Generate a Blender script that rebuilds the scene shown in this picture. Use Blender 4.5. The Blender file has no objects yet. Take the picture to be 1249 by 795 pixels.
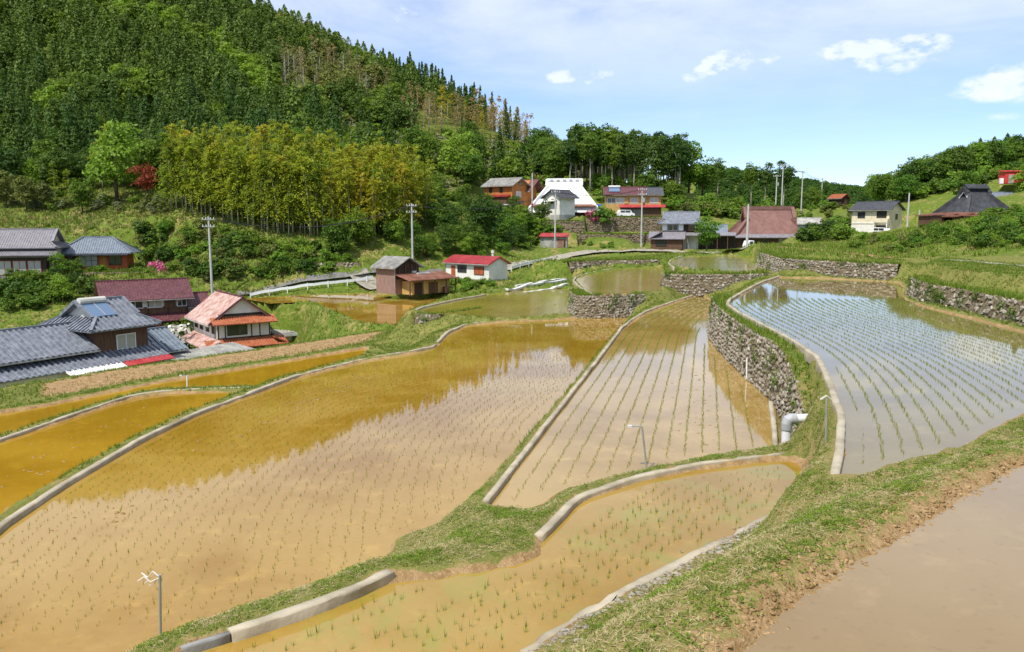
import bpy, math, random
import numpy as np
from mathutils import Vector, Matrix
R = math.radians
random.seed(7)
RNG = np.random.default_rng(11)
scene = bpy.context.scene
COL = scene.collection

# ------------------------------------------------------------------ camera
PITCH = R(7.6)
FPX, CX, CY = 970.0, 624.5, 397.5          # focal length and centre in photograph pixels
cam_d = bpy.data.cameras.new('camera')
cam_d.lens = 36.0 * FPX / 1249.0
cam_d.sensor_width = 36.0
cam_d.clip_start = 0.1
cam_d.clip_end = 20000
cam = bpy.data.objects.new('camera', cam_d)
COL.objects.link(cam)
cam.location = (0, 0, 0)
cam.rotation_euler = (math.pi / 2 - PITCH, 0, 0)
scene.camera = cam

# ------------------------------------------------------------------ sun, sky, exposure
SUN_AZ, SUN_EL = R(-142), R(58)             # azimuth clockwise from +Y (view axis)
sun_d = bpy.data.lights.new('sun', 'SUN')
sun_d.energy = 3.7
sun_d.angle = R(0.53)
sun_d.color = (1.0, 0.95, 0.86)
sun = bpy.data.objects.new('sun', sun_d)
COL.objects.link(sun)
sdir = Vector((math.sin(SUN_AZ) * math.cos(SUN_EL), math.cos(SUN_AZ) * math.cos(SUN_EL), math.sin(SUN_EL)))
sun.rotation_euler = sdir.to_track_quat('Z', 'Y').to_euler()
sun.location = sdir * 200
scene.view_settings.view_transform = 'Standard'
scene.view_settings.look = 'None'
scene.view_settings.gamma = 1.0
scene.view_settings.exposure = 0.58
scene.cycles.max_bounces = 6
scene.cycles.diffuse_bounces = 3
scene.cycles.glossy_bounces = 3
scene.cycles.transmission_bounces = 3
scene.cycles.transparent_max_bounces = 6
scene.cycles.caustics_reflective = False
scene.cycles.caustics_refractive = False

class NT:
    """small node-tree helper"""
    def __init__(s, tree):
        s.t = tree; s.n = tree.nodes; s.l = tree.links
    def node(s, kind, **kw):
        nd = s.n.new(kind)
        for k, v in kw.items(): setattr(nd, k, v)
        return nd
    def put(s, sock, v):
        if isinstance(v, bpy.types.NodeSocket): s.l.new(v, sock)
        else:
            try: sock.default_value = v
            except Exception: sock.default_value = (*v, 1.0)
    def math(s, op, a, b=0.0, c=None, clamp=False):
        nd = s.node('ShaderNodeMath', operation=op, use_clamp=clamp)
        s.put(nd.inputs[0], a); s.put(nd.inputs[1], b)
        if c is not None: s.put(nd.inputs[2], c)
        return nd.outputs[0]
    def mix(s, f, a, b, blend='MIX'):
        nd = s.node('ShaderNodeMix', data_type='RGBA', blend_type=blend)
        s.put(nd.inputs[0], f); s.put(nd.inputs[6], a); s.put(nd.inputs[7], b)
        return nd.outputs[2]
    def noise(s, vec, scale, detail=4, rough=0.55, dist=0.0, out=0):
        nd = s.node('ShaderNodeTexNoise')
        if vec is not None: s.l.new(vec, nd.inputs['Vector'])
        nd.inputs['Scale'].default_value = scale; nd.inputs['Detail'].default_value = detail
        nd.inputs['Roughness'].default_value = rough; nd.inputs['Distortion'].default_value = dist
        return nd.outputs[out]
    def step(s, v, lo, hi):
        nd = s.node('ShaderNodeMapRange', interpolation_type='SMOOTHSTEP')
        s.put(nd.inputs[0], v); s.put(nd.inputs[1], lo); s.put(nd.inputs[2], hi)
        return nd.outputs[0]
    def mapping(s, vec, scale=(1, 1, 1), rot=(0, 0, 0), loc=(0, 0, 0)):
        nd = s.node('ShaderNodeMapping')
        s.l.new(vec, nd.inputs[0]); nd.inputs['Scale'].default_value = scale
        nd.inputs['Rotation'].default_value = rot; nd.inputs['Location'].default_value = loc
        return nd.outputs[0]

def pix_dir(px, py):
    """unit direction seen at a photograph pixel"""
    a, b = (px - CX) / FPX, -(py - CY) / FPX
    v = Vector((a, math.cos(PITCH) + b * math.sin(PITCH), -math.sin(PITCH) + b * math.cos(PITCH)))
    return v.normalized()

world = bpy.data.worlds.new('World'); scene.world = world; world.use_nodes = True
w = NT(world.node_tree); w.n.clear()
sky = w.node('ShaderNodeTexSky', sky_type='NISHITA', sun_disc=False)
sky.sun_elevation = SUN_EL; sky.sun_rotation = SUN_AZ
sky.altitude = 300; sky.air_density = 1.0; sky.dust_density = 0.15; sky.ozone_density = 2.5
tc = w.node('ShaderNodeTexCoord')
sep = w.node('ShaderNodeSeparateXYZ'); w.l.new(tc.outputs['Generated'], sep.inputs[0])
az = w.math('ARCTAN2', sep.outputs[0], sep.outputs[1])
el = w.math('ARCSINE', sep.outputs[2])
cmb = w.node('ShaderNodeCombineXYZ'); w.l.new(az, cmb.inputs[0]); w.l.new(el, cmb.inputs[1])
ae = cmb.outputs[0]
n_big = w.noise(w.mapping(ae, (1, 1.7, 1)), 16, 8, 0.6, 0.3)
n_fine = w.noise(w.mapping(ae, (1, 2.0, 1)), 42, 6, 0.6, 0.2)
dens = None
# cumulus puffs: photograph centre, half width, half height (pixels), strength
for (px, py, hw, hh, st) in [(708, 91, 52, 16, 1.0), (680, 94, 26, 9, .7), (870, 74, 30, 16, .85), (918, 74, 54, 20, 1.0), (848, 92, 34, 13, .8), (1030, 62, 42, 14, .9), (1090, 64, 62, 26, 1.1), (1130, 52, 30, 14, .8),
                             (1200, 108, 46, 16, .85), (1240, 98, 46, 24, 1.0), (492, 16, 34, 16, .8), (1225, 142, 26, 7, .6), (770, 68, 30, 9, .35),
                             (1450, 90, 90, 24, .9), (1650, 40, 120, 40, .9), (-200, 60, 130, 34, .9), (250, -160, 130, 34, .8), (980, -180, 120, 30, .8), (-500, 120, 120, 30, .9), (600, -420, 150, 60, .8)]:
    d = pix_dir(px, py)
    a0, e0 = math.atan2(d.x, d.y), math.asin(d.z)
    u = w.math('MULTIPLY', w.math('SUBTRACT', az, a0), FPX / hw)
    v = w.math('MULTIPLY', w.math('SUBTRACT', el, e0), FPX / hh)
    g = w.math('SUBTRACT', st, w.math('MULTIPLY', w.math('ADD', w.math('MULTIPLY', u, u), w.math('MULTIPLY', v, v)), .8))
    g = w.math('MAXIMUM', g, 0.0)
    dens = g if dens is None else w.math('ADD', dens, g)
shape = w.math('SUBTRACT', w.math('ADD', w.math('MULTIPLY', n_big, 1.7), w.math('MULTIPLY', n_fine, 2.2)), 1.2)
puff = w.math('MULTIPLY', w.step(w.math('MULTIPLY', dens, shape), 0.0, 1.15), 0.85)
veil_n = w.noise(w.mapping(ae, (1.0, 4.5, 1), loc=(3.1, 0.4, 0)), 2.6, 7, 0.6, 0.4)
veil = w.math('MULTIPLY', w.math('MULTIPLY', w.step(veil_n, 0.18, 0.66), 0.78), w.step(el, 0.03, 0.30))
fac = w.math('MAXIMUM', puff, veil)
cloud_col = w.mix(n_big, (4.6, 5.1, 5.8), (6.6, 6.8, 7.0))
clear = w.mix(1.0, sky.outputs[0], (.74, .81, 1.0), 'MULTIPLY')
colr = w.mix(fac, clear, cloud_col)
bg = w.node('ShaderNodeBackground'); w.l.new(colr, bg.inputs[0]); bg.inputs[1].default_value = 0.12
wo = w.node('ShaderNodeOutputWorld'); w.l.new(bg.outputs[0], wo.inputs[0])

# ------------------------------------------------------------------ layout helpers
def at(px, py, z):
    """point of the horizontal plane at level z (camera eye = 0) seen at a photograph pixel"""
    d = pix_dir(px, py); t = z / d.z
    return (d.x * t, d.y * t, z)
def atd(px, py, D):
    """point at forward distance D"""
    d = pix_dir(px, py); t = D / d.y
    return (d.x * t, D, d.z * t)
def line(z, *pp): return np.array([at(p[0], p[1], z) for p in pp])
def to_pix(x, y, z):
    dep = y * math.cos(PITCH) - z * math.sin(PITCH)
    up = y * math.sin(PITCH) + z * math.cos(PITCH)
    return CX + FPX * x / dep, CY - FPX * up / dep

def tag(o, label=None, cat=None, group=None, kind=None):
    if label: o['label'] = label
    if cat: o['category'] = cat; o['kind'] = 'thing'
    if group: o['group'] = group
    if kind: o['kind'] = kind
    return o
def empty(name, loc=(0, 0, 0), rz=0.0, parent=None):
    o = bpy.data.objects.new(name, None); COL.objects.link(o)
    o.location = loc; o.rotation_euler = (0, 0, rz); o.empty_display_size = 0.3
    if parent: o.parent = parent
    return o
def link(name, mesh, parent=None, loc=None, rz=None, sc=None):
    o = bpy.data.objects.new(name, mesh); COL.objects.link(o)
    if parent: o.parent = parent
    if loc is not None: o.location = loc
    if rz is not None: o.rotation_euler = (0, 0, rz)
    if sc is not None: o.scale = (sc, sc, sc) if not hasattr(sc, '__len__') else sc
    return o
def mesh_np(name, V, F, mat, smooth=False):
    """fast mesh from arrays: V (n,3), F (m,k) all faces with k corners"""
    me = bpy.data.meshes.new(name)
    V = np.ascontiguousarray(V, dtype=np.float32); F = np.ascontiguousarray(F, dtype=np.int32)
    m, k = F.shape
    me.vertices.add(len(V)); me.vertices.foreach_set('co', V.ravel())
    me.loops.add(m * k); me.loops.foreach_set('vertex_index', F.ravel())
    me.polygons.add(m)
    me.polygons.foreach_set('loop_start', np.arange(0, m * k, k, dtype=np.int32))
    me.polygons.foreach_set('loop_total', np.full(m, k, dtype=np.int32))
    if smooth: me.polygons.foreach_set('use_smooth', np.ones(m, dtype=bool))
    me.update(calc_edges=True)
    if mat: me.materials.append(mat)
    return me

class MB:
    """collects simple solids and links them as one mesh"""
    def __init__(s): s.v = []; s.f = []
    def add(s, vs, fs):
        o = len(s.v); s.v += [tuple(p) for p in vs]; s.f += [[i + o for i in f] for f in fs]; return s
    def box(s, x0, x1, y0, y1, z0, z1):
        return s.add([(x0, y0, z0), (x1, y0, z0), (x1, y1, z0), (x0, y1, z0), (x0, y0, z1), (x1, y0, z1), (x1, y1, z1), (x0, y1, z1)],
                     [(3, 2, 1, 0), (4, 5, 6, 7), (0, 1, 5, 4), (1, 2, 6, 5), (2, 3, 7, 6), (3, 0, 4, 7)])
    def bar(s, a, b, w, h=None, up=(0, 0, 1)):
        a, b = Vector(a), Vector(b); h = h or w
        d = (b - a).normalized(); u = Vector(up)
        if abs(d.dot(u)) > 0.98: u = Vector((1, 0, 0))
        r = d.cross(u).normalized(); u = r.cross(d)
        vs = [p + r * (i * w / 2) + u * (j * h / 2) for p in (a, b) for i, j in ((-1, -1), (1, -1), (1, 1), (-1, 1))]
        return s.add(vs, [(0, 1, 2, 3), (7, 6, 5, 4), (0, 4, 5, 1), (1, 5, 6, 2), (2, 6, 7, 3), (3, 7, 4, 0)])
    def tube(s, pts, rad, n=8, cap=True):
        pts = [Vector(p) for p in pts]; rad = rad if hasattr(rad, '__len__') else [rad] * len(pts)
        o = len(s.v); ref = None
        for i, p in enumerate(pts):
            d = (pts[min(i + 1, len(pts) - 1)] - pts[max(i - 1, 0)]).normalized()
            u = Vector((0, 0, 1)) if abs(d.z) < 0.95 else Vector((1, 0, 0))
            if ref is not None: u = ref
            r = d.cross(u).normalized(); u = r.cross(d); ref = u
            for k in range(n):
                a = 2 * math.pi * k / n
                s.v.append(tuple(p + (r * math.cos(a) + u * math.sin(a)) * rad[i]))
        for i in range(len(pts) - 1):
            for k in range(n):
                s.f.append([o + i * n + k, o + i * n + (k + 1) % n, o + (i + 1) * n + (k + 1) % n, o + (i + 1) * n + k])
        if cap:
            s.f.append([o + k for k in range(n)][::-1]); s.f.append([o + (len(pts) - 1) * n + k for k in range(n)])
        return s
    def prism(s, poly, axis, a0, a1):
        """2D outline extruded along axis 0 / 1 / 2"""
        def P(p, a): q = list(p); q.insert(axis, a); return q
        n = len(poly)
        vs = [P(p, a0) for p in poly] + [P(p, a1) for p in poly]
        fs = [list(range(n))[::-1], list(range(n, 2 * n))] + [[i, (i + 1) % n, n + (i + 1) % n, n + i] for i in range(n)]
        return s.add(vs, fs)
    def slab(s, poly, th):
        """planar polygon given a thickness downwards"""
        n = len(poly); vs = [tuple(p) for p in poly] + [(p[0], p[1], p[2] - th) for p in poly]
        return s.add(vs, [list(range(n)), list(range(n, 2 * n))[::-1]] + [[i, n + i, n + (i + 1) % n, (i + 1) % n] for i in range(n)])
    def mesh(s, name, mat, smooth=False):
        me = bpy.data.meshes.new(name); me.from_pydata(s.v, [], s.f)
        if smooth:
            for p in me.polygons: p.use_smooth = True
        me.update()
        if mat: me.materials.append(mat)
        return me
    def build(s, name, mat, parent=None, smooth=False, **kw):
        return link(name, s.mesh(name, mat, smooth), parent, **kw)

# ------------------------------------------------------------------ materials
MATS = {}
def new_mat(name):
    m = bpy.data.materials.new(name); m.use_nodes = True
    t = NT(m.node_tree); b = t.n['Principled BSDF']
    MATS[name] = m
    return m, t, b
def bump(t, b, h, strength, dist=0.02):
    bp = t.node('ShaderNodeBump'); bp.inputs['Strength'].default_value = strength; bp.inputs['Distance'].default_value = dist
    t.l.new(h, bp.inputs['Height']); t.l.new(bp.outputs[0], b.inputs['Normal'])
def surf(name, c1, c2, scale=3.0, rough=0.8, bmp=0.3, spec=0.3, obj=True, stain=None, metal=0.0, stretch=(1, 1, 1), lo=.35, hi=.65):
    """two-tone noisy surface with fine relief, optional dark stains"""
    m, t, b = new_mat(name)
    co = t.node('ShaderNodeTexCoord').outputs['Object'] if obj else t.node('ShaderNodeNewGeometry').outputs['Position']
    co = t.mapping(co, stretch)
    n1 = t.step(t.noise(co, scale, 6, .6), lo, hi)
    c = t.mix(n1, c1, c2)
    if stain:
        n2 = t.step(t.noise(co, scale * .35, 5, .65), .5, .72)
        c = t.mix(t.math('MULTIPLY', n2, stain[1]), c, stain[0])
    t.l.new(c, b.inputs['Base Color'])
    b.inputs['Roughness'].default_value = rough
    b.inputs['Specular IOR Level'].default_value = spec
    b.inputs['Metallic'].default_value = metal
    if bmp: bump(t, b, t.noise(co, scale * 9, 5, .6), bmp, 0.02)
    return m
def leafmat(name, c1, c2, trans=0.35, rough=0.55, spec=.25):
    m, t, b = new_mat(name)
    g = t.node('ShaderNodeNewGeometry'); oi = t.node('ShaderNodeObjectInfo')
    c = t.mix(g.outputs['Random Per Island'], c1, c2)
    hs = t.node('ShaderNodeHueSaturation')
    t.l.new(c, hs.inputs['Color'])
    t.l.new(t.math('ADD', t.math('MULTIPLY', oi.outputs['Random'], 0.5), 0.75), hs.inputs['Value'])
    t.l.new(t.math('ADD', t.math('MULTIPLY', oi.outputs['Random'], -0.035), 0.5175), hs.inputs['Hue'])
    t.l.new(hs.outputs[0], b.inputs['Base Color'])
    b.inputs['Roughness'].default_value = rough; b.inputs['Specular IOR Level'].default_value = spec
    tr = t.node('ShaderNodeBsdfTranslucent'); t.l.new(hs.outputs[0], tr.inputs[0])
    mx = t.node('ShaderNodeMixShader'); mx.inputs[0].default_value = trans
    t.l.new(b.outputs[0], mx.inputs[1]); t.l.new(tr.outputs[0], mx.inputs[2])
    t.l.new(mx.outputs[0], t.n['Material Output'].inputs[0])
    return m
# ------------------------------------------------------------------ terrain: paddies, pads, hills
Z = dict(BAS=-6.12, P0=-3.7, PR=-4.2, P5=-5.7, P3=-6.0, P1=-6.8, P1b=-7.5, P1c=-7.9, DRY=-8.4, C=-9.0, B=-6.6, A=-5.3, D=-4.3)
FIELD_PX = {
 'P0': [(1249,565),(1179,603),(1088,661),(998,714),(947,752),(907,795),(830,880),(900,1500),(2600,1500),(1900,420)],
 'PR': [(888,369),(906,359),(929,346),(951,338.5),(1013,340),(1095,344.5),(1102,351),(1099,359),(1104,366),(1135,377),(1184,388.5),(1249,406),(1420,455),
        (1420,440+20),(1330,472),(1249,503),(1217,521),(1164,548),(1073,571),(1024,587),(1031,550),(1031,510),(1018,474),(1001,437),(971,417),(938,399),(905,382)],
 'P5': [(958,561),(978,568),(973,592),(964,616),(903,650),(791,709),(686,769),(640,797),(540,865),(120,880),(228,799),(283,782),(377,753),(476,709),(536,706),(622,692),(664,676),(662,661),(682,638),(706,613),(776,589),(848,574)],
 'P3': [(596,617),(662,528),(729,442),(760,401),(791,381),(820,370),(854,359.5),(871,369),(866,384),(863,398),(864,412),(887,441),(920,472),(941,494),(945,549),(867,557),(795,572),(728,589),(675,604),(651,623)],
 'P1': [(-60,700),(0,646),(80,594),(168,542),(240,507),(302,484),(360,462),(440,442),(500,432),(536,421),(547,407),(569,398),(609,393.5),(670,391),(698,388.5),(764,382.5),(766,386),
        (738,422),(709,456),(671,503),(632,544),(589,592),(560,623),(522,645),(476,660),(474,676),(437,702),(367,731),(278,764),(199,791),(90,850),(-60,900)],
 'P1b': [(0,540),(60,520),(120,500),(160,487),(200,481),(260,479),(286,479),(248,498),(200,520),(152,544),(80,580),(0,630),(-90,690),(-90,570)],
 'P1c': [(0,505),(60,495),(140,478),(200,466),(320,446),(440,426),(448,425),(440,434),(400,446),(344,464),(316,471.5),(260,472.5),(200,474.5),(160,480.5),(100,498),(0,532),(-90,562),(-90,520)],
 'BAS': [(948,497),(957,513),(959,532),(962,556),(949,553)],
 'C': [(297,364),(363,360),(440,357),(500,361),(545,363),(520,372),(508,380),(503,397),(465,396),(440,393),(380,368),(330,370)],
 'B': [(509,379),(518,375),(557,366),(592,360),(627,354),(692,351.5),(693,355),(689,372),(694,383),(640,387),(598,388.5),(551,384),(518,381)],
 'A': [(701,339.5),(716,335.5),(752,328),(807,325.5),(807,338),(804,349),(809,355),(778,358),(727,360),(710,350)],
 'D': [(817,320),(830,313.5),(871,311.5),(920,312.5),(924,323),(945,330),(908,332),(848,329.5),(823,325)],
}
FIELD = {k: np.array([at(p[0], p[1], Z[k])[:2] for p in v]) for k, v in FIELD_PX.items()}

# flat building grounds and other plateaus: polygon (plan), level
PADS = []
def pad_px(z, *pp): PADS.append((np.array([at(p[0], p[1], z)[:2] for p in pp]), z))
pad_px(-8.35, (52,468),(140,452),(240,438),(360,420),(452,406),(470,404),(440,418),(360,432),(240,450),(120,472),(52,484))   # dry field
pad_px(-8.35, (52,466),(-110,498),(-110,512),(52,486))
pad_px(-6.4, (600,354),(692,349.5),(696,339),(640,345))
pad_px(-3.0, (922,306.5),(985,311),(1085,317.5),(1100,311),(1010,298),(925,298))
pad_px(-2.6, (1130,323),(1160,315),(1300,312),(1300,330),(1249,336),(1200,332),(1150,327))
HS = {}
def spot(key, px, py, D, rot, hl, hw, z=None, pad=1.2):
    p = atd(px, py, D); zz = p[2] if z is None else z
    HS[key] = (p[0], p[1], zz, R(rot))
    c, s = math.cos(R(rot)), math.sin(R(rot))
    hl += pad; hw += pad
    if pad > 0:
        PADS.append((np.array([(p[0] + c * a * hl - s * b * hw, p[1] + s * a * hl + c * b * hw) for a, b in ((-1, -1), (1, -1), (1, 1), (-1, 1))]), zz))
spot('tile_house', 92, 470, 60, 60, 7.5, 4.0, z=-12.85)
spot('maroon_house', 178, 400, 90, 33, 5.5, 3.5, z=-13.6)
spot('pink_house', 283, 420, 84, 36, 3.6, 5.4, z=-14.9)
spot('corrugated_shed', 258, 425, 66, 62, 4.2, 2.0, z=-14.0, pad=.5)
spot('porch_house', 22, 333, 106, 12, 6.5, 4, z=-7.4)
spot('hip_house', 122, 325, 112, 14, 4.6, 3, z=-6.9)
spot('barn', 488, 357, 92, 48, 3.6, 2.6, z=-8.4)
spot('white_shed', 581, 340, 108, -42, 4.2, 1.9, z=-8.0)
spot('orange_house', 617, 257, 166, -38, 4.5, 3.5)
spot('white_roof_house', 688, 263, 166, -6, 6.5, 4.5)
spot('kura', 683, 264, 157, 44, 2.4, 2.0)
spot('yellow_house', 771, 266, 166, -5, 6, 3.5)
spot('red_roof_shed', 676, 302, 145, -8, 2.5, 1.5)
spot('grey_house', 832, 303, 142, -14, 6.0, 3.6)
spot('brown_house', 935, 303, 146, -4, 6.6, 4.5)
spot('grey_shed', 986, 289, 140, -20, 2, 1.8)
spot('cream_house', 1068, 287, 150, -50, 3.7, 2.8)
spot('black_house', 1186, 277, 124, 12, 4.6, 4.0)
spot('hut', 1023, 251, 205, -60, 2, 1.6)
spot('red_shed', 1240, 224, 150, -10, 3.2, 1.8)
spot('blue_roof_shed', 1219, 253, 150, -12, 3, 2)

# dry-stone walls: base line (photograph), base level, top line, top level
WALLS = {
 'W1': (-6.0, [(862,398),(863,412),(875,428),(887,441),(903,457),(920,472),(944,494),(956,512),(964,530)], -4.2, [(869,374),(880,378),(893,384),(905,391),(917,399.5),(930,408),(952,424),(966,437),(972,452)]),
 'WA': (-6.55, [(690,371,-6.3),(698,385,-6.6),(721,384,-6.55),(738,379.5,-6.3),(761,374,-6.0),(790,364,-5.55)], -5.25, [(695,352),(704,361),(723,365),(742,364),(760,363),(790,361)]),
 'WD': (-5.6, [(803,349,-5.3),(813,357.5,-5.75),(842,358,-5.75),(871,354,-5.5),(899,349,-5.15),(928,342,-4.75),(944,337,-4.5)], -4.25, [(808,333),(816,336),(842,336),(871,336),(899,335),(925,334.5),(944,334)]),
 'WB': (-7.6, [(503,399),(524,402),(546,400),(570,396),(592,392)], -6.6, [(508,381),(527,384),(548,387),(571,389),(592,390.5)]),
 'WE': (-4.2, [(921,322),(948,333),(987,336),(1040,340),(1092,343)], -3.05, [(924,309),(950,311.5),(985,314),(1040,319),(1086,321.5)]),
 'WR': (-4.2, [(1104,356),(1115,365),(1135,370),(1165,376),(1200,385),(1249,397),(1320,415)], -3.3, [(1108,339),(1122,345),(1140,348),(1168,354),(1202,363),(1251,373),(1322,389)]),
}
WALL3 = {}
for k, (zb, bp, zt, tp) in WALLS.items():
    WALL3[k] = (np.array([at(p[0], p[1], p[2] if len(p) > 2 else zb) for p in bp]), np.array([at(*p, zt) for p in tp]))
    # upper plateau strip behind the wall top
def arclen(P):
    d = np.linalg.norm(np.diff(P[:, :3], axis=0), axis=1); return np.concatenate([[0], np.cumsum(d)])
def resample(P, step):
    s = arclen(P); n = max(2, int(round(s[-1] / step)) + 1); q = np.linspace(0, s[-1], n)
    return np.stack([np.interp(q, s, P[:, i]) for i in range(P.shape[1])], 1)
def smooth_line(P, step, it=6):
    Q = resample(np.asarray(P, float), step)
    for _ in range(it):
        M = Q.copy(); M[1:-1] = .25 * Q[:-2] + .5 * Q[1:-1] + .25 * Q[2:]; Q = M
    return Q
def offset_line(P, d):
    """plan offset to the right-hand side of travel"""
    T = np.gradient(P[:, :2], axis=0); T /= np.linalg.norm(T, axis=1)[:, None] + 1e-9
    Q = P.copy(); Q[:, 0] += T[:, 1] * d; Q[:, 1] -= T[:, 0] * d
    return Q
def wpts(D, *pp): return np.array([atd(p[0], p[1], D if len(p) < 3 else p[2]) for p in pp])
WALL3['V1'] = (wpts(157, (714,286),(760,286),(817,284)), wpts(157, (714,265),(760,265),(817,265)))
WALL3['V2'] = (wpts(150, (703,303.5),(745,303.5),(785,300),(812,297)), wpts(150, (703,286),(745,286),(785,286),(812,286)))
WALL3['V3'] = (wpts(151, (662,284),(690,286),(712,286)), wpts(151, (662,270),(690,270),(712,270)))
WALL3['V5'] = (wpts(92, (696,326.5,88),(740,326,92),(806,324.5,93)), wpts(92, (696,318,88),(740,318,92),(806,318,93)))
WALL3['V6'] = (wpts(108, (384,333,107),(440,331,109)), wpts(108, (384,320.5,107),(440,320.5,109)))
WALL3['V7'] = (wpts(106, (88,346,106.5),(140,345,107.5),(205,342,108.5)), wpts(106, (88,332,106.5),(140,332,107.5),(205,332,108.5)))
for k in ('V1', 'V2', 'V3', 'V5', 'V6', 'V7'):
    b_, t_ = WALL3[k]; t_[:, 2] = t_[:, 2].mean(); b_[:, 2] = b_[:, 2].mean()
    d0 = offset_line(t_, -.6)[:, :2]; d1 = offset_line(t_, -4.5)[:, :2]
    PADS.append((np.vstack([d0, d1[::-1]]), float(t_[0, 2])))
WSIDE = {}
for k, (b, t) in WALL3.items():
    # uphill side = from base towards top, on the whole
    T = np.gradient(b[:, :2], axis=0); nrm = np.stack([T[:, 1], -T[:, 0]], 1)
    mid = len(b) // 2
    up = {'W1': (1, .2), 'WA': (0, 1), 'WD': (0, 1), 'WB': (.3, 1), 'WE': (0, 1), 'WR': (.4, 1)}.get(k, (0, 1))
    WSIDE[k] = 1.0 if (nrm[mid] @ np.array(up)) > 0 else -1.0
for k in WALL3:
    b = smooth_line(WALL3[k][0], .5, 3)
    t = offset_line(b, WSIDE[k] * .32); t[:, 2] = WALL3[k][1][0, 2]
    if k == 'W1':      # the wall runs out towards the pipe
        q = np.linspace(0, 1, len(t)); t[:, 2] -= np.clip((q - .80) / .20, 0, 1) ** 1.3 * 1.15
    WALL3[k] = (b, t)
PITS = []
for k, (b, t) in WALL3.items():
    n_ = len(t) if k != 'W1' else int(len(t) * .84)
    back0 = offset_line(t, WSIDE[k] * .45); back1 = offset_line(t, WSIDE[k] * 1.1)
    PADS.append((np.vstack([back0[:n_, :2], back1[:n_][::-1, :2]]), float(t[0, 2])))
    f0, f1, bk = offset_line(b, -WSIDE[k] * .75), offset_line(b, -WSIDE[k] * .12), offset_line(t, WSIDE[k] * .40)
    for i in range(0, len(b) - 1, 3):
        j = min(i + 3, len(b) - 1); lv = float(b[i:j + 1, 2].mean())
        PITS.append((np.vstack([f0[i:j + 1, :2], b[i:j + 1][::-1, :2]]), lv + .04))
        PITS.append((np.vstack([f1[i:j + 1, :2], bk[i:j + 1][::-1, :2]]), lv - .25))

def poly_sd(P, poly):
    """signed distance of points P (n,2) to a polygon (negative inside)"""
    n = len(poly); d2 = np.full(len(P), 1e18); ins = np.zeros(len(P), bool)
    for i in range(n):
        a, b = poly[i], poly[(i + 1) % n]
        e = b - a; wv = P - a
        t = np.clip((wv @ e) / (e @ e + 1e-12), 0, 1)
        q = wv - t[:, None] * e
        d2 = np.minimum(d2, (q * q).sum(1))
        c = ((a[1] <= P[:, 1]) & (b[1] > P[:, 1])) | ((b[1] <= P[:, 1]) & (a[1] > P[:, 1]))
        if c.any():
            xx = a[0] + (P[:, 1] - a[1]) / (b[1] - a[1] + 1e-15) * (b[0] - a[0])
            ins ^= c & (P[:, 0] < xx)
    d = np.sqrt(d2)
    return np.where(ins, -d, d)

# scattered heights of the natural ground (photograph pixel + distance, or plan + height)
CP = [atd(*p) for p in [
 (0,262,134),(100,262,134),(60,232,152),(150,240,142),(210,258,122),(270,270,120),(330,286,116),(400,292,116),(440,290,118),(250,325,106),(330,330,106),(200,318,112),
 (480,190,195),(540,215,180),(560,240,165),(600,262,150),(560,290,128),(520,315,118),(470,310,116),(640,262,158),(640,285,145),(700,232,185),(760,225,190),(840,235,190),(870,255,170),(900,262,165),
 (640,225,185),(660,318,130),(720,307,140),(800,306,138),(880,306,138),(960,300,140),(980,270,175),(1020,262,190),(1040,292,135),(1100,284,110),(1143,276,92),(1215,266,84),(1249,256,86),(1330,250,86),
 (1249,306,62),(1190,305,66),(1160,262,140),(1130,230,170),(1060,250,200),(1249,228,145),(1249,205,190),(1180,215,185),(1000,262,200),(920,255,200),
 (640,345,108),(660,330,118),(430,340,108),(380,345,106),(310,360,104),(720,318,120),(760,318,118),(840,308,120)]]
CP += [(0,-1,-1.7),(5,0,-2.2),(-6,2,-3.4),(14,4,-3.0),(-14,8,-6.6),(-40,30,-10.5),(-60,60,-13.2),(-75,80,-12),(-26,54,-10.5),(-18,70,-13),(-30,70,-13.5),(-8,78,-9.3),(-22,80,-12.6),(-27,88,-11.6),(-16,75,-11.6),
 (40,20,-3.0),(50,40,-2.0),(60,70,0.0),(90,110,4),(120,160,10),(150,200,16),
 (-95,100,-8),(-110,125,2),(-130,170,18),(-90,170,14),(-60,170,12),(-35,165,9),
 (-150,230,50),(-110,230,43),(-75,230,37),(-45,230,31),(-20,230,22),(0,225,16),(20,215,11),
 (-170,310,88),(-130,310,82),(-95,310,72),(-62,300,57),(-35,290,44),(-10,280,32),(10,270,22),(30,260,13),(45,250,7),
 (-220,300,92),(-230,200,48),(-190,140,16),(-170,100,-2),(-140,60,-10),(-120,20,-11),(-60,20,-10),
 (-140,420,80),(-60,400,50),(0,380,22),(60,330,2),(90,300,-3),(110,350,-6),(150,260,8),(160,330,4),(60,260,4),(80,230,3),
 (-300,500,60),(0,520,10),(160,500,-10),(300,420,12),(260,250,22),(280,120,16),(250,20,4),(120,60,2),(100,10,-1),(200,-60,0),(-200,-60,-12),(0,-60,0),
 (-500,300,60),(500,300,20),(0,900,0),(400,900,0),(-500,900,40),(700,700,10),(-700,0,0),(700,0,0)]
CP = np.array(CP)
def tps(r2): return r2 * np.log(r2 + 1e-9) * .5
def rbf_fit(C):
    S = 100.0
    X = C[:, :2] / S; n = len(X)
    K = tps(((X[:, None] - X[None]) ** 2).sum(2)) + np.eye(n) * 2e-3
    Pm = np.hstack([np.ones((n, 1)), X])
    A = np.block([[K, Pm], [Pm.T, np.zeros((3, 3))]])
    sol = np.linalg.solve(A, np.concatenate([C[:, 2], np.zeros(3)]))
    return X, sol
RX, RS = rbf_fit(CP)
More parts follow.
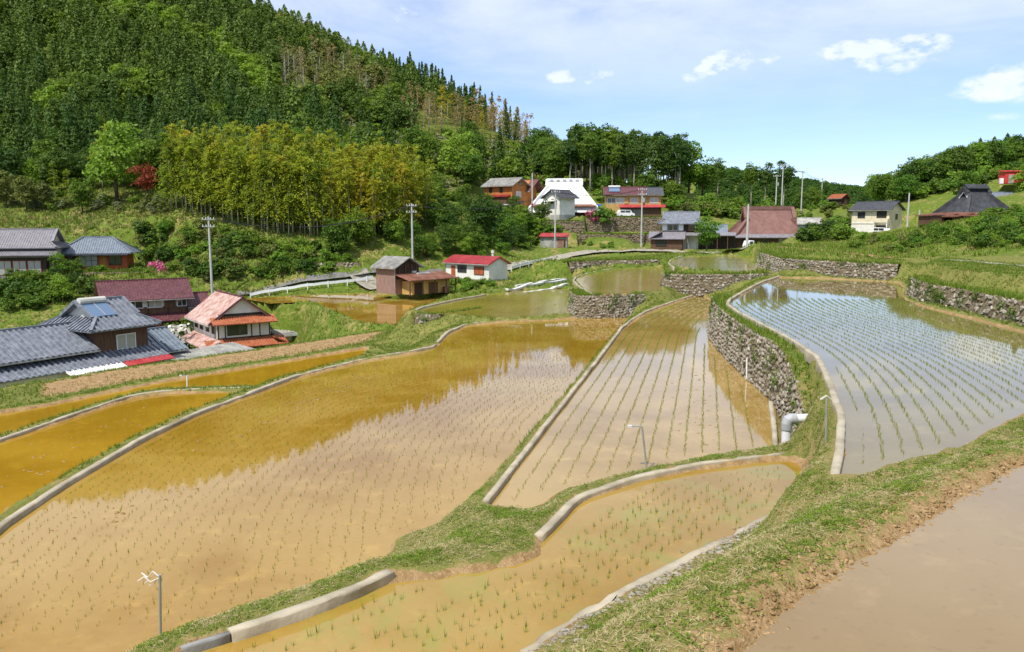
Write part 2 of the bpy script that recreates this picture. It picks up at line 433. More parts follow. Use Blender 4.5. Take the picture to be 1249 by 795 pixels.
def T0(P):
    out = np.empty(len(P))
    for i in range(0, len(P), 20000):
        Q = P[i:i + 20000] / 100.0
        K = tps(((Q[:, None] - RX[None]) ** 2).sum(2))
        out[i:i + 20000] = K @ RS[:-3] + RS[-3] + Q @ RS[-2:]
    return out

# far ridge that closes the valley (its own smooth bump)
def far_ridge(P):
    x, y = P[:, 0], P[:, 1]
    return 45 * np.exp(-((x - 150) / 105) ** 2 - ((y - 640) / 130) ** 2) + 17 * np.exp(-((x - 290) / 80) ** 2 - ((y - 680) / 120) ** 2)

def H(P, fine=True):
    """ground height at plan points"""
    P = np.atleast_2d(np.asarray(P, float))[:, :2]
    num = T0(P) + far_ridge(P); den = np.ones(len(P))
    sds = {}
    near = (P[:, 0] > -70) & (P[:, 0] < 90) & (P[:, 1] < 240)
    def contrib(poly, lv, s, up):
        lo, hi = poly.min(0) - 14, poly.max(0) + 14
        m = (P[:, 0] > lo[0]) & (P[:, 0] < hi[0]) & (P[:, 1] > lo[1]) & (P[:, 1] < hi[1])
        ix = np.nonzero(m)[0]
        if not len(ix): return None
        sd = poly_sd(P[ix], poly)
        d = np.maximum(sd, 0) + .04
        w_ = (s / d) ** 3 * np.clip((14 - d) / 4, 0, 1)
        num[ix] += w_ * (lv + up); den[ix] += w_
        return ix, sd
    for k, poly in FIELD.items(): sds[k] = contrib(poly, Z[k], 2.2, .13)
    inside = []
    for poly, lv in PADS:
        r = contrib(poly, lv, 2.2, 0.0)
        if r is not None: inside.append((r, lv))
    h = num / den
    for (ix, sd), lv in inside:
        m = sd < 0; h[ix[m]] = lv
    for k, r in sds.items():
        if r is None: continue
        ix, sd = r
        a = np.clip((sd + .22) / .42, 0, 1); a = a * a * (3 - 2 * a)
        bed = Z[k] - .16
        m = sd < .2
        h[ix[m]] = bed * (1 - a[m]) + np.maximum(h[ix[m]], Z[k] + .1) * a[m]
    for poly, lv in PITS:
        lo, hi = poly.min(0) - .1, poly.max(0) + .1
        m = (P[:, 0] > lo[0]) & (P[:, 0] < hi[0]) & (P[:, 1] > lo[1]) & (P[:, 1] < hi[1])
        ix = np.nonzero(m)[0]
        if len(ix):
            sd = poly_sd(P[ix], poly); q = sd < 0
            h[ix[q]] = np.minimum(h[ix[q]], lv)
    return h
def h1(x, y): return float(H([(x, y)])[0])

def axis(segs):
    out = [segs[0][0]]
    for a, b, st in segs:
        n = max(1, int(round((b - a) / st))); out += list(a + (b - a) * (np.arange(n) + 1) / n)
    return np.array(out)
GXs = axis([(-3000, -700, 400), (-700, -240, 30), (-240, -80, 4), (-80, -26, 1.2), (-26, 30, .30), (30, 60, 1.0), (60, 160, 3), (160, 700, 30), (700, 3000, 400)])
GYs = axis([(-600, -40, 60), (-40, 4, 3), (4, 62, .30), (62, 110, .7), (110, 200, 1.8), (200, 420, 5), (420, 1000, 15), (1000, 6000, 500)])
gx, gy = np.meshgrid(GXs, GYs)
GP = np.stack([gx.ravel(), gy.ravel()], 1)
gh = H(GP)
rough = RNG.normal(0, 1, len(GP)) * .018
near = (GP[:, 1] < 62) & (np.abs(GP[:, 0]) < 30)
gh = gh + np.where(near, rough, rough * 4)
nx, ny = len(GXs), len(GYs)
ii = (np.arange(ny - 1)[:, None] * nx + np.arange(nx - 1)[None]).ravel()
GF = np.stack([ii, ii + 1, ii + 1 + nx, ii + nx], 1)

# materials for the ground
def ground_material():
    m, t, b = new_mat('grassy_ground')
    co = t.node('ShaderNodeNewGeometry').outputs['Position']
    n1 = t.noise(co, .35, 6, .65); n2 = t.noise(co, 2.2, 6, .7); n3 = t.noise(co, 14, 4, .7)
    g = t.mix(t.step(n2, .35, .65), (.060, .105, .011), (.115, .175, .020))
    g = t.mix(t.step(n3, .45, .7), g, (.19, .20, .045))
    dry = t.mix(n3, (.34, .26, .11), (.22, .18, .06))
    f = t.step(t.math('ADD', t.math('MULTIPLY', n1, .6), t.math('MULTIPLY', n2, .5)), .55, .68)
    dat = t.node('ShaderNodeAttribute'); dat.attribute_name = 'dry'
    nd = t.noise(co, 5.0, 6, .75)
    f2 = t.math('MULTIPLY', t.step(nd, .33, .56), t.math('MULTIPLY', dat.outputs['Fac'], .95, clamp=True))
    c = t.mix(t.math('MAXIMUM', f, f2), g, dry)
    sat = t.node('ShaderNodeAttribute'); sat.attribute_name = 'soil'
    ns = t.noise(co, 2.6, 6, .7)
    sf = t.step(t.math('ADD', sat.outputs['Fac'], t.math('MULTIPLY', t.math('SUBTRACT', ns, .5), 3.2)), -.25, .35)
    so = t.mix(t.step(t.noise(co, 3.0, 7, .7), .35, .65), (.24, .145, .06), (.38, .255, .13))
    so = t.mix(t.step(n3, .5, .75), so, (.44, .32, .18))
    c = t.mix(sf, c, so)
    t.l.new(c, b.inputs['Base Color']); b.inputs['Roughness'].default_value = .95; b.inputs['Specular IOR Level'].default_value = .1
    bump(t, b, t.math('ADD', n2, n3), .7, .12)
    return m
def soil_material():
    m, t, b = new_mat('bare_soil')
    co = t.node('ShaderNodeNewGeometry').outputs['Position']
    n2 = t.noise(co, 3.0, 7, .7); n3 = t.noise(co, 22, 5, .7)
    c = t.mix(t.step(n2, .35, .65), (.24, .145, .06), (.40, .27, .14))
    c = t.mix(t.step(n3, .5, .75), c, (.44, .32, .18))
    t.l.new(c, b.inputs['Base Color']); b.inputs['Roughness'].default_value = .95; b.inputs['Specular IOR Level'].default_value = .12
    bump(t, b, t.math('ADD', n2, n3), .9, .1)
    return m
ground_material(); soil_material()
gm = mesh_np('ground', np.column_stack([GP, gh]), GF, MATS['grassy_ground'], smooth=True)
# bare soil along the near pond's rim, on the paddy beds and the dry field: stored per vertex
sv = np.full(len(GP), -2.0); dv = np.zeros(len(GP))
ix = np.nonzero((GP[:, 1] < 66) & (np.abs(GP[:, 0]) < 36))[0]
for k, w_, wd_ in (('P0', .17, .22), ('PR', .12, .12), ('P5', .15, .12), ('P3', .15, .12), ('P1', .12, .12), ('P1b', .14, .12), ('P1c', .18, .12)):
    sv[ix] = np.maximum(sv[ix], np.clip((w_ - poly_sd(GP[ix], FIELD[k])) / wd_, -2, 2))
sv[ix] = np.maximum(sv[ix], np.clip((.1 - poly_sd(GP[ix], PADS[0][0])) / .2, -2, 2))
dv[ix] = np.clip(1.25 - poly_sd(GP[ix], FIELD['P0']) / 4.5, 0, 1) * .75 + .5
for nm_, vv in (('soil', sv), ('dry', dv)):
    at_ = gm.attributes.new(nm_, 'FLOAT', 'POINT'); at_.data.foreach_set('value', vv.astype(np.float32))
ground_grid = gh.reshape(ny, nx)
def Hg(x, y):
    x = np.asarray(x, float); y = np.asarray(y, float)
    i = np.clip(np.searchsorted(GXs, x) - 1, 0, nx - 2); j = np.clip(np.searchsorted(GYs, y) - 1, 0, ny - 2)
    u = (x - GXs[i]) / (GXs[i + 1] - GXs[i]); v = (y - GYs[j]) / (GYs[j + 1] - GYs[j])
    g = ground_grid
    return (g[j, i] * (1 - u) + g[j, i + 1] * u) * (1 - v) + (g[j + 1, i] * (1 - u) + g[j + 1, i + 1] * u) * v
_RAY_T = np.concatenate([np.arange(6, 70, .25), np.arange(70, 330, .6), np.arange(330, 900, 3)])
def ground_at(px, py, dmin=6):
    d = pix_dir(px, py); k = _RAY_T[_RAY_T >= dmin]; t = k / d.y
    hit = np.nonzero(d.z * t < Hg(d.x * t, k))[0]
    if not len(hit): return None
    i = hit[0]; x, y = d.x * t[i], k[i]
    return (float(x), float(y), float(Hg(x, y)))
ground = tag(link('ground', gm), kind='structure')

# ------------------------------------------------------------------ water in the paddies
def water_material(name, mud1, mud2, rough=.05, ripple=.06, algae=None, mott=1.0, ridge=None):
    m, t, b = new_mat(name)
    co = t.node('ShaderNodeNewGeometry').outputs['Position']
    n1 = t.noise(co, .22 * mott, 5, .6, .4); n2 = t.noise(co, 1.6, 6, .65, .2); n3 = t.noise(co, 9, 3, .6)
    c = t.mix(t.step(n1, .35, .65), mud1, mud2)
    c = t.mix(t.math('MULTIPLY', t.step(n2, .52, .75), .45), c, tuple(x * 1.35 for x in mud2))
    c = t.mix(t.math('MULTIPLY', t.step(n3, .58, .75), .3), c, tuple(x * .55 for x in mud1))
    if algae:
        na = t.noise(co, .55, 6, .7, .5)
        c = t.mix(t.math('MULTIPLY', t.step(na, .48, .68), algae[1]), c, algae[0])
    t.l.new(c, b.inputs['Base Color'])
    b.inputs['Roughness'].default_value = rough
    b.inputs['IOR'].default_value = 1.5
    b.inputs['Specular IOR Level'].default_value = .5
    h = t.math('ADD', t.math('MULTIPLY', t.noise(co, 1.1, 3, .5), .6), t.math('MULTIPLY', t.noise(co, 5.5, 3, .5), .25))
    bump(t, b, h, ripple, .06)
    return m
water_material('water_ochre', (.25, .135, .012), (.325, .20, .04), .03, .018)
water_material('water_ochre_deep', (.255, .135, .008), (.33, .185, .015), .04, .02)
water_material('water_tan', (.25, .155, .038), (.34, .225, .07), .04, .02)
water_material('water_grey', (.165, .12, .04), (.215, .165, .062), .03, .015)
water_material('water_algae', (.255, .148, .016), (.32, .205, .045), .05, .03, algae=((.21, .225, .03), .6))
water_material('water_pond', (.225, .152, .066), (.27, .188, .088), .09, .03, mott=.6)
water_material('water_green', (.19, .15, .016), (.25, .20, .026), .13, .12)
WM = {'P0': 'water_pond', 'PR': 'water_grey', 'P5': 'water_algae', 'P3': 'water_tan', 'P1': 'water_ochre', 'P1b': 'water_ochre_deep', 'P1c': 'water_ochre_deep',
      'C': 'water_ochre', 'BAS': 'water_grey', 'B': 'water_green', 'A': 'water_green', 'D': 'water_green'}
from mathutils.geometry import tessellate_polygon
def grow(poly, d):
    """offset a polygon outward"""
    P = np.asarray(poly); n = len(P); area = np.sum(P[:, 0] * np.roll(P[:, 1], -1) - np.roll(P[:, 0], -1) * P[:, 1])
    s = 1 if area > 0 else -1
    e = np.roll(P, -1, 0) - P; e /= np.linalg.norm(e, axis=1)[:, None] + 1e-9
    nr = np.stack([e[:, 1], -e[:, 0]], 1) * s
    nv = nr + np.roll(nr, 1, 0); nv /= np.linalg.norm(nv, axis=1)[:, None] + 1e-9
    return P + nv * d
def sheet(name, poly, z, mat, kind='structure'):
    tri = tessellate_polygon([[Vector((p[0], p[1], 0)) for p in poly]])
    V = np.column_stack([poly, np.full(len(poly), z)])
    F = np.array(tri)
    # make them face up
    a, b_, c_ = V[F[:, 0]], V[F[:, 1]], V[F[:, 2]]
    cr = (b_[:, 0] - a[:, 0]) * (c_[:, 1] - a[:, 1]) - (b_[:, 1] - a[:, 1]) * (c_[:, 0] - a[:, 0])
    F[cr < 0] = F[cr < 0][:, ::-1]
    return tag(link(name, mesh_np(name, V, F, mat)), kind=kind)
for k, poly in FIELD.items():
    sheet('paddy_water' if k != 'P0' else 'pond_water', grow(poly, .12), Z[k], MATS[WM[k]])
# ------------------------------------------------------------------ dry-stone walls
surf('stone_a', (.22, .19, .145), (.34, .305, .25), 2.5, .9, .5, .2, stain=((.10, .10, .08), .7))
surf('stone_b', (.145, .112, .075), (.24, .19, .135), 2.5, .9, .5, .2, stain=((.08, .08, .06), .7))
surf('stone_c', (.32, .295, .255), (.47, .44, .39), 2.5, .9, .5, .2, stain=((.15, .14, .12), .6))
surf('wall_earth', (.10, .08, .05), (.16, .13, .08), 3, .95, .6, .1, obj=False)
def hull_stone(seed, mat):
    rg = np.random.default_rng(seed)
    import bmesh
    bm = bmesh.new()
    for _ in range(13):
        v = rg.normal(size=3); v /= np.linalg.norm(v)
        v = np.sign(v) * np.abs(v) ** .7
        bm.verts.new(v * rg.uniform(.42, .56))
    r = bmesh.ops.convex_hull(bm, input=bm.verts)
    bmesh.ops.delete(bm, geom=list({e for e in r['geom_interior'] if isinstance(e, bmesh.types.BMVert)}), context='VERTS')
    me = bpy.data.meshes.new('stone'); bm.to_mesh(me); bm.free()
    me.materials.append(mat); return me
STONES = [hull_stone(40 + i, MATS[('stone_a', 'stone_b', 'stone_a', 'stone_b')[i % 4] if i != 6 else 'stone_c']) for i in range(12)]
STONE_V = []
for me in STONES:
    v = np.array([x.co for x in me.vertices]); me.calc_loop_triangles()
    STONE_V.append((v, np.array([t.vertices for t in me.loop_triangles])))
def rot_from(zdir, xdir):
    zz = Vector(zdir).normalized(); yy = zz.cross(Vector(xdir)).normalized(); xx = yy.cross(zz)
    return Matrix((xx, yy, zz)).transposed()
CAPS = []
def stone_wall(key, b, t, side, label, size=.27, seed=1, drop=.35, holes=0.0, name='stone_wall', group='dry-stone terrace walls'):
    rg = np.random.default_rng(seed)
    n = max(6, int(arclen(b)[-1] / .6))
    def rs(P):
        s = arclen(P); q = np.linspace(0, s[-1], n); return np.stack([np.interp(q, s, P[:, i]) for i in range(3)], 1)
    B, T = rs(b), rs(t)
    B = B.copy(); B[:, 2] -= drop
    root = empty(name, tuple(b[len(b) // 2]))
    tag(root, label, 'stone wall', group)
    o = Vector(root.location)
    bk = offset_line(T, side * .9); bk[:, 2] = np.minimum(T[:, 2] + .02, H(bk[:, :2]) - .02)
    V = np.vstack([B, T, bk]); V[n:2 * n, 2] += .02
    F = []
    for i in range(n - 1):
        F += [(i, i + 1, n + i + 1, n + i), (n + i, n + i + 1, 2 * n + i + 1, 2 * n + i)]
    me = mesh_np('earth_backing', V - np.array(o), np.array(F), MATS['wall_earth'])
    me.materials.append(MATS['grassy_ground']); at_ = me.attributes.new('soil', 'FLOAT', 'POINT'); at_.data.foreach_set('value', np.full(3 * n, -2, np.float32))
    CAPS.append((T.copy(), bk.copy()))
    for i, p in enumerate(me.polygons): p.material_index = 1 if i % 2 else 0
    link('earth_backing', me, root)
    L = float(arclen(B)[-1]); cand = []
    hgt = float((T - B)[:, 2].mean())
    rows = max(3, int(hgt / (size * .72)))
    sB, sT = np.linspace(0, 1, n), np.linspace(0, 1, n)
    for r in range(rows):
        u = rg.uniform(0, size) 
        while u < L:
            wd = size * rg.uniform(.7, 1.5)
            f = (u + wd / 2) / L
            if f > 1: break
            v = (r + .5 + rg.uniform(-.22, .22)) / rows
            pb = np.array([np.interp(f, sB, B[:, i]) for i in range(3)]); pt = np.array([np.interp(f, sT, T[:, i]) for i in range(3)])
            p = pb + (pt - pb) * v
            i0 = min(int(f * (n - 1)), n - 2); tang = (B[i0 + 1] - B[i0]); tang /= np.linalg.norm(tang)
            nrm = np.cross(tang, pt - pb); nrm /= np.linalg.norm(nrm)
            if nrm[:2] @ np.array([tang[1], -tang[0]]) * side > 0: nrm = -nrm
            hh = size * rg.uniform(.62, 1.0)
            u += wd * .96
            if rg.uniform() < holes * (0.3 + v): continue
            cand.append((p - nrm * rg.uniform(-.01, .07) * size / .27, nrm, tang, wd * 1.12, hh * 1.12, size * rg.uniform(.7, 1.1), (rg.integers(3) * 4 + 1) if key in ('V1', 'V2', 'V3') else rg.integers(12), rg.uniform(-.35, .35)))
    cand.sort(key=lambda c: float(np.linalg.norm(c[0])) / c[3])
    rest_v, rest_f, off = [], [], 0
    for i, (p, nrm, tang, wd, hh, dp, vi, tw) in enumerate(cand):
        M = rot_from(nrm, tang) @ Matrix.Rotation(tw, 3, 'Z') @ Matrix.Diagonal((wd, hh, dp))
        if i < 290:
            s_ = link('stone', STONES[vi], root); s_.matrix_local = Matrix.Translation(Vector(p) - o) @ M.to_4x4()
        else:
            v, f = STONE_V[vi]
            rest_v.append(v @ np.array(M).T + (p - np.array(o))); rest_f.append(f + off); off += len(v)
    if rest_v:
        tag(link('stones', mesh_np('stones', np.vstack(rest_v), np.vstack(rest_f), MATS['stone_b' if key in ('V1', 'V2', 'V3') else 'stone_a']), root), kind='stuff')
    return root
WL = {'W1': ('tall dry-stone wall between the two largest paddies, below the curving grass rim', .205, .05),
      'WA': ('dry-stone wall under the small paddy at the top end of the big paddy', .21, .04),
      'WD': ('pale dry-stone wall under the topmost small paddy below the road', .21, .03),
      'WB': ('short overgrown stone wall at the corner of the far left paddy', .28, .3),
      'WE': ('long low stone wall closing the far side of the sky-reflecting paddy', .23, .06),
      'WR': ('rough stone wall under the grass bank at the right edge', .26, .14)}
WL.update({'V1': ('dark rubble retaining wall below the ochre two-storey house', .4, .03), 'V3': ('short stone wall under the plastered storehouse', .45, .05), 'V2': ('grey stone retaining wall rising from the lane below the terraces', .45, .02),
      'V5': ('low stone wall at the far side of the small upper paddy', .35, .1), 'V6': ('short grey retaining wall at the foot of the bamboo slope', .4, .02),
      'V7': ('stone retaining wall under the small cottage hedge', .4, .1)})
for i, (k, (lb, sz, ho)) in enumerate(WL.items()):
    stone_wall(k, WALL3[k][0], WALL3[k][1], WSIDE[k], lb, sz, 5 + i, drop=1.1 if k == 'WA' else .35, holes=ho)

# ------------------------------------------------------------------ concrete kerbs round the paddies
surf('kerb_concrete', (.29, .25, .18), (.41, .36, .27), 1.5, .9, .5, .2, obj=False, stain=((.14, .11, .06), .7))
surf('kerb_grey', (.19, .19, .185), (.27, .265, .25), 2, .85, .4, .2, obj=False)
def kerb(pts, z, label, width=.15, top=.10, bot=-.25, rough=.004, mat='kerb_concrete', step=.25, it=5):
    L = smooth_line(line(z, *pts), step, it); n = len(L)
    T = np.gradient(L[:, :2], axis=0); T /= np.linalg.norm(T, axis=1)[:, None] + 1e-9
    N = np.stack([T[:, 1], -T[:, 0]], 1)
    prof = [(-.5, bot), (-.5, top - .03), (-.42, top), (.42, top), (.5, top - .03), (.5, bot)]
    V = np.zeros((n, 6, 3))
    for j, (a, h) in enumerate(prof):
        V[:, j, :2] = L[:, :2] + N * (a * width); V[:, j, 2] = z + h
    seg = (np.arange(n) * step / 1.8).astype(int)
    rg = np.random.default_rng(n)
    V[:, :, :2] += (rg.normal(0, .008, seg.max() + 1)[seg])[:, None, None] * N[:, None, :]
    V[:, 1:5, 2] += (rg.normal(0, .010, seg.max() + 1)[seg])[:, None]
    V += rg.normal(0, rough, V.shape)
    F = []
    for i in range(n - 1):
        for j in range(5):
            F.append((i * 6 + j, (i + 1) * 6 + j, (i + 1) * 6 + j + 1, i * 6 + j + 1))
    V = V.reshape(-1, 3); k0 = len(V)
    F += [(0, 1, 4, 5), (1, 2, 3, 4), (k0 - 1, k0 - 2, k0 - 5, k0 - 6), (k0 - 2, k0 - 3, k0 - 4, k0 - 5)]
    c = V.mean(0)
    o = link('concrete_kerb', mesh_np('concrete_kerb', V - c, np.array(F), MATS[mat]), loc=tuple(c))
    return tag(o, label, 'kerb', 'concrete kerbs holding the paddy water')
K1 = [(-60,702),(0,645),(80,592),(168,540),(240,505),(302,482),(360,460),(440,440),(500,430),(528,424),(537,415),(546,406),(569,396),(609,392),(670,389.5),(698,387.5),(764,381.5),(781,377)]
K2 = [(592,616),(661,527),(728,441),(759,400),(775,388),(790,380),(819,369),(856,358)]
K3 = [(1017,589),(1025,550),(1026,512),(1014,475),(997,438),(968,418),(935,400),(902,383),(887,373),(890,366),(905,357.5),(928,345),(951,337.6)]
K4 = [(657,659),(682,634),(704,609),(710,607),(776,585),(848,570),(957,556)]
kerb(K1, Z['P1'] + .02, 'long curved pale concrete kerb along the outer edge of the biggest left paddy', .18)
kerb(K2, Z['P3'] + .02, 'concrete kerb climbing along the left side of the middle paddy', .15)
kerb(K3, Z['PR'] + .02, 'sinuous concrete kerb rounding the tip of the sky-reflecting paddy', .16)
kerb(K4, Z['P5'] + .02, 'angled tan concrete kerb between the small near paddy and the middle one', .17, it=2)
kerb([(281,779),(330,763),(377,748),(430,727),(476,705)], Z['P5'] + .03, 'short rough concrete kerb at the bottom of the picture', .18, .13, rough=.01)
kerb([(222,799),(250,789),(280,780)], Z['P5'] + .02, 'short dark grey plank edging at the bottom of the picture', .1, .11, mat='kerb_grey', rough=.004)
kerb([(-90,568),(0,538),(60,517.5),(120,497.5),(160,484.5),(200,478.5),(260,475.5),(288,475),(312,474)], Z['P1b'] + .02, 'thin concrete kerb dividing the two ochre paddies on the left', .16)
kerb([(752,327),(715,334.5),(703,338),(699.5,343),(708,351.5),(724,361)], Z['A'] + .02, 'thin kerb round the left tip of the small upper paddy', .16)
kerb([(832,312.5),(818,317.5),(815.5,322),(822,327)], Z['D'] + .02, 'thin kerb round the left tip of the topmost paddy by the road', .18)
kerb([(940,493),(944,520),(945.5,550)], Z['P3'] + .02, 'short kerb beside the white drain pipe', .14, .12)
kerb([(507,379),(517,375),(557,366),(592,360)], Z['B'] + .02, 'thin kerb on the far side of the paddy in front of the barn', .16)
kerb([(640,799),(686,771),(740,738),(791,711),(850,680),(903,652),(940,633),(966,618)], Z['P5'] + .02, 'crumbling whitish concrete edge under the near grass bank', .2, .07, rough=.02)

# broken concrete and stones along the near paddy's lower edge
rgr = np.random.default_rng(3); L_ = smooth_line(line(Z['P5'], (640,800),(686,772),(740,739),(791,712),(850,681),(903,653),(940,634),(968,617)), .07, 2)
Vs, Fs, off = [], [], 0
for i in range(420):
    p = L_[rgr.integers(len(L_))] + np.array([rgr.normal(.10, .13), rgr.normal(-.10, .13), 0]); p[2] = max(Z['P5'], float(Hg(p[0], p[1]))) + .01
    v, f = STONE_V[rgr.integers(12)]; s_ = rgr.uniform(.03, .11); a = rgr.uniform(0, 6.28)
    q = v * np.array([s_ * 1.3, s_, s_ * .55]); q = np.stack([q[:, 0] * math.cos(a) - q[:, 1] * math.sin(a), q[:, 0] * math.sin(a) + q[:, 1] * math.cos(a), q[:, 2]], 1)
    Vs.append(q + p); Fs.append(f + off); off += len(v)
tag(link('rubble', mesh_np('rubble', np.vstack(Vs), np.vstack(Fs), MATS['stone_a'])), kind='stuff')
# ------------------------------------------------------------------ building materials
def M_(n, a, b, sc=2.0, rough=.75, bm=.25, spec=.3, **k): return surf(n, a, b, sc, rough, bm, spec, **k)
M_('tile_grey', (.115, .125, .15), (.20, .215, .25), 3, .45, .2, .5, stain=((.30, .32, .35), .5))
M_('tile_purple', (.17, .155, .175), (.25, .235, .255), 3, .55, .2, .4, stain=((.32, .30, .30), .4))
M_('tile_blue', (.13, .155, .19), (.20, .235, .28), 3, .5, .2, .4)
M_('tile_dark', (.05, .052, .06), (.09, .092, .105), 3, .5, .2, .4)
M_('tile_maroon', (.085, .028, .034), (.15, .055, .06), 3, .5, .2, .4, stain=((.06, .02, .02), .6))
M_('tile_pink', (.46, .25, .20), (.68, .52, .46), 1.6, .7, .3, .3, stain=((.70, .60, .55), .8))
M_('tile_orange', (.28, .075, .03), (.40, .14, .065), 3, .6, .2, .4, stain=((.25, .07, .04), .6))
M_('tin_red', (.36, .035, .045), (.46, .07, .075), 1.0, .45, .1, .4, stain=((.30, .06, .04), .6))
M_('tin_rust', (.17, .075, .05), (.26, .12, .085), 1.2, .8, .2, .2, stain=((.33, .24, .18), .7))
M_('tin_grey', (.25, .24, .22), (.40, .39, .36), 1.2, .6, .2, .3, stain=((.20, .14, .09), .6))
M_('tin_white', (.62, .62, .60), (.74, .74, .72), 1.2, .5, .1, .4, stain=((.45, .42, .38), .5))
M_('tin_pale', (.50, .49, .46), (.62, .61, .57), 1.2, .6, .1, .3, stain=((.35, .30, .24), .6))
M_('roof_brown', (.155, .075, .062), (.205, .105, .088), 1.2, .6, .15, .3, stain=((.13, .065, .055), .5))
M_('roof_black', (.030, .031, .036), (.055, .056, .062), 1.2, .55, .2, .3)
M_('roof_sheet_white', (.78, .78, .78), (.84, .84, .83), .8, .5, .15, .4)
M_('plaster_white', (.66, .64, .58), (.76, .74, .68), 1.2, .85, .1, .2, stain=((.50, .47, .40), .5))
M_('plaster_cream', (.60, .52, .36), (.70, .62, .45), 1.2, .85, .1, .2, stain=((.48, .41, .28), .4))
M_('plaster_yellow', (.42, .27, .09), (.52, .35, .13), 1.5, .85, .1, .2, stain=((.33, .22, .09), .4))
M_('plaster_grey', (.42, .41, .38), (.52, .50, .46), 1.2, .85, .1, .2, stain=((.33, .31, .27), .5))
M_('wood_orange', (.33, .125, .03), (.45, .19, .055), 1.5, .75, .3, .2, stretch=(6, 6, .6), stain=((.25, .10, .03), .5))
M_('wood_brown', (.085, .048, .03), (.145, .08, .052), 2, .8, .3, .2, stretch=(6, 6, .6))
M_('wood_dark', (.035, .024, .018), (.07, .045, .032), 2, .8, .3, .2, stretch=(6, 6, .6))
M_('wood_red', (.30, .065, .025), (.42, .11, .045), 1.5, .75, .2, .2, stretch=(6, 6, .6))
M_('board_pink', (.21, .135, .11), (.31, .20, .165), 1.5, .8, .3, .2, stretch=(6, 6, .6), stain=((.22, .13, .10), .6))
M_('concrete', (.32, .31, .28), (.46, .44, .40), .8, .9, .3, .2, stain=((.20, .19, .16), .6))
M_('asphalt', (.13, .125, .12), (.19, .18, .17), 1.2, .9, .3, .2, obj=False)
M_('road_concrete', (.24, .215, .17), (.33, .30, .24), .8, .9, .3, .2, obj=False)
M_('paint_white', (.74, .74, .73), (.80, .80, .79), 2, .4, .0, .5)
M_('paint_red', (.50, .035, .03), (.60, .06, .05), 2, .5, .05, .4)
M_('paint_silver', (.45, .46, .48), (.52, .53, .55), 2, .3, .0, .5, metal=.5)
M_('tarp_blue', (.03, .12, .50), (.04, .16, .60), 2, .5, .1, .4)
M_('rubber', (.015, .015, .015), (.03, .03, .03), 4, .8, .1, .3)
M_('pole_concrete', (.40, .39, .37), (.50, .49, .46), 1.2, .85, .1, .2, stretch=(3, 3, .5))
M_('steel_grey', (.38, .39, .40), (.48, .49, .50), 2, .45, .05, .5, metal=.6)
def glass_mat(name, col, rough=.08):
    m, t, b = new_mat(name); b.inputs['Base Color'].default_value = (*col, 1); b.inputs['Roughness'].default_value = rough
    b.inputs['Specular IOR Level'].default_value = .8
glass_mat('glass_dark', (.03, .035, .04)); glass_mat('glass_curtain', (.36, .36, .33), .2); glass_mat('solar_glass', (.10, .16, .26), .1)

def clip_rib(poly2, s):
    vs = []
    n = len(poly2)
    for i in range(n):
        (x0, y0), (x1, y1) = poly2[i], poly2[(i + 1) % n]
        if (x0 - s) * (x1 - s) < 0:
            vs.append(y0 + (y1 - y0) * (s - x0) / (x1 - x0))
    return (min(vs), max(vs)) if len(vs) >= 2 else None
def add_panel(mb, poly, rib, th=.10, rh=.06, rw=None):
    rh = max(rh, (rib or 0) * .24)
    mb.slab(poly, th)
    if not rib: return
    P = [Vector(p) for p in poly]
    u = (P[1] - P[0]).normalized(); c = sum(P, Vector()) / len(P)
    v = (c - P[0]); v = (v - u * v.dot(u)).normalized()
    nr = u.cross(v)
    if nr.z < 0: nr = -nr
    p2 = [((p - P[0]).dot(u), (p - P[0]).dot(v)) for p in P]
    lo, hi = min(p[0] for p in p2), max(p[0] for p in p2)
    s = lo + rib * .5
    while s < hi:
        r = clip_rib(p2, s)
        if r and r[1] - r[0] > .15:
            a = P[0] + u * s + v * (r[0] - .03) + nr * rh * .4; b = P[0] + u * s + v * r[1] + nr * rh * .4
            mb.bar(a, b, rw or rib * .42, rh, up=nr)
        s += rib
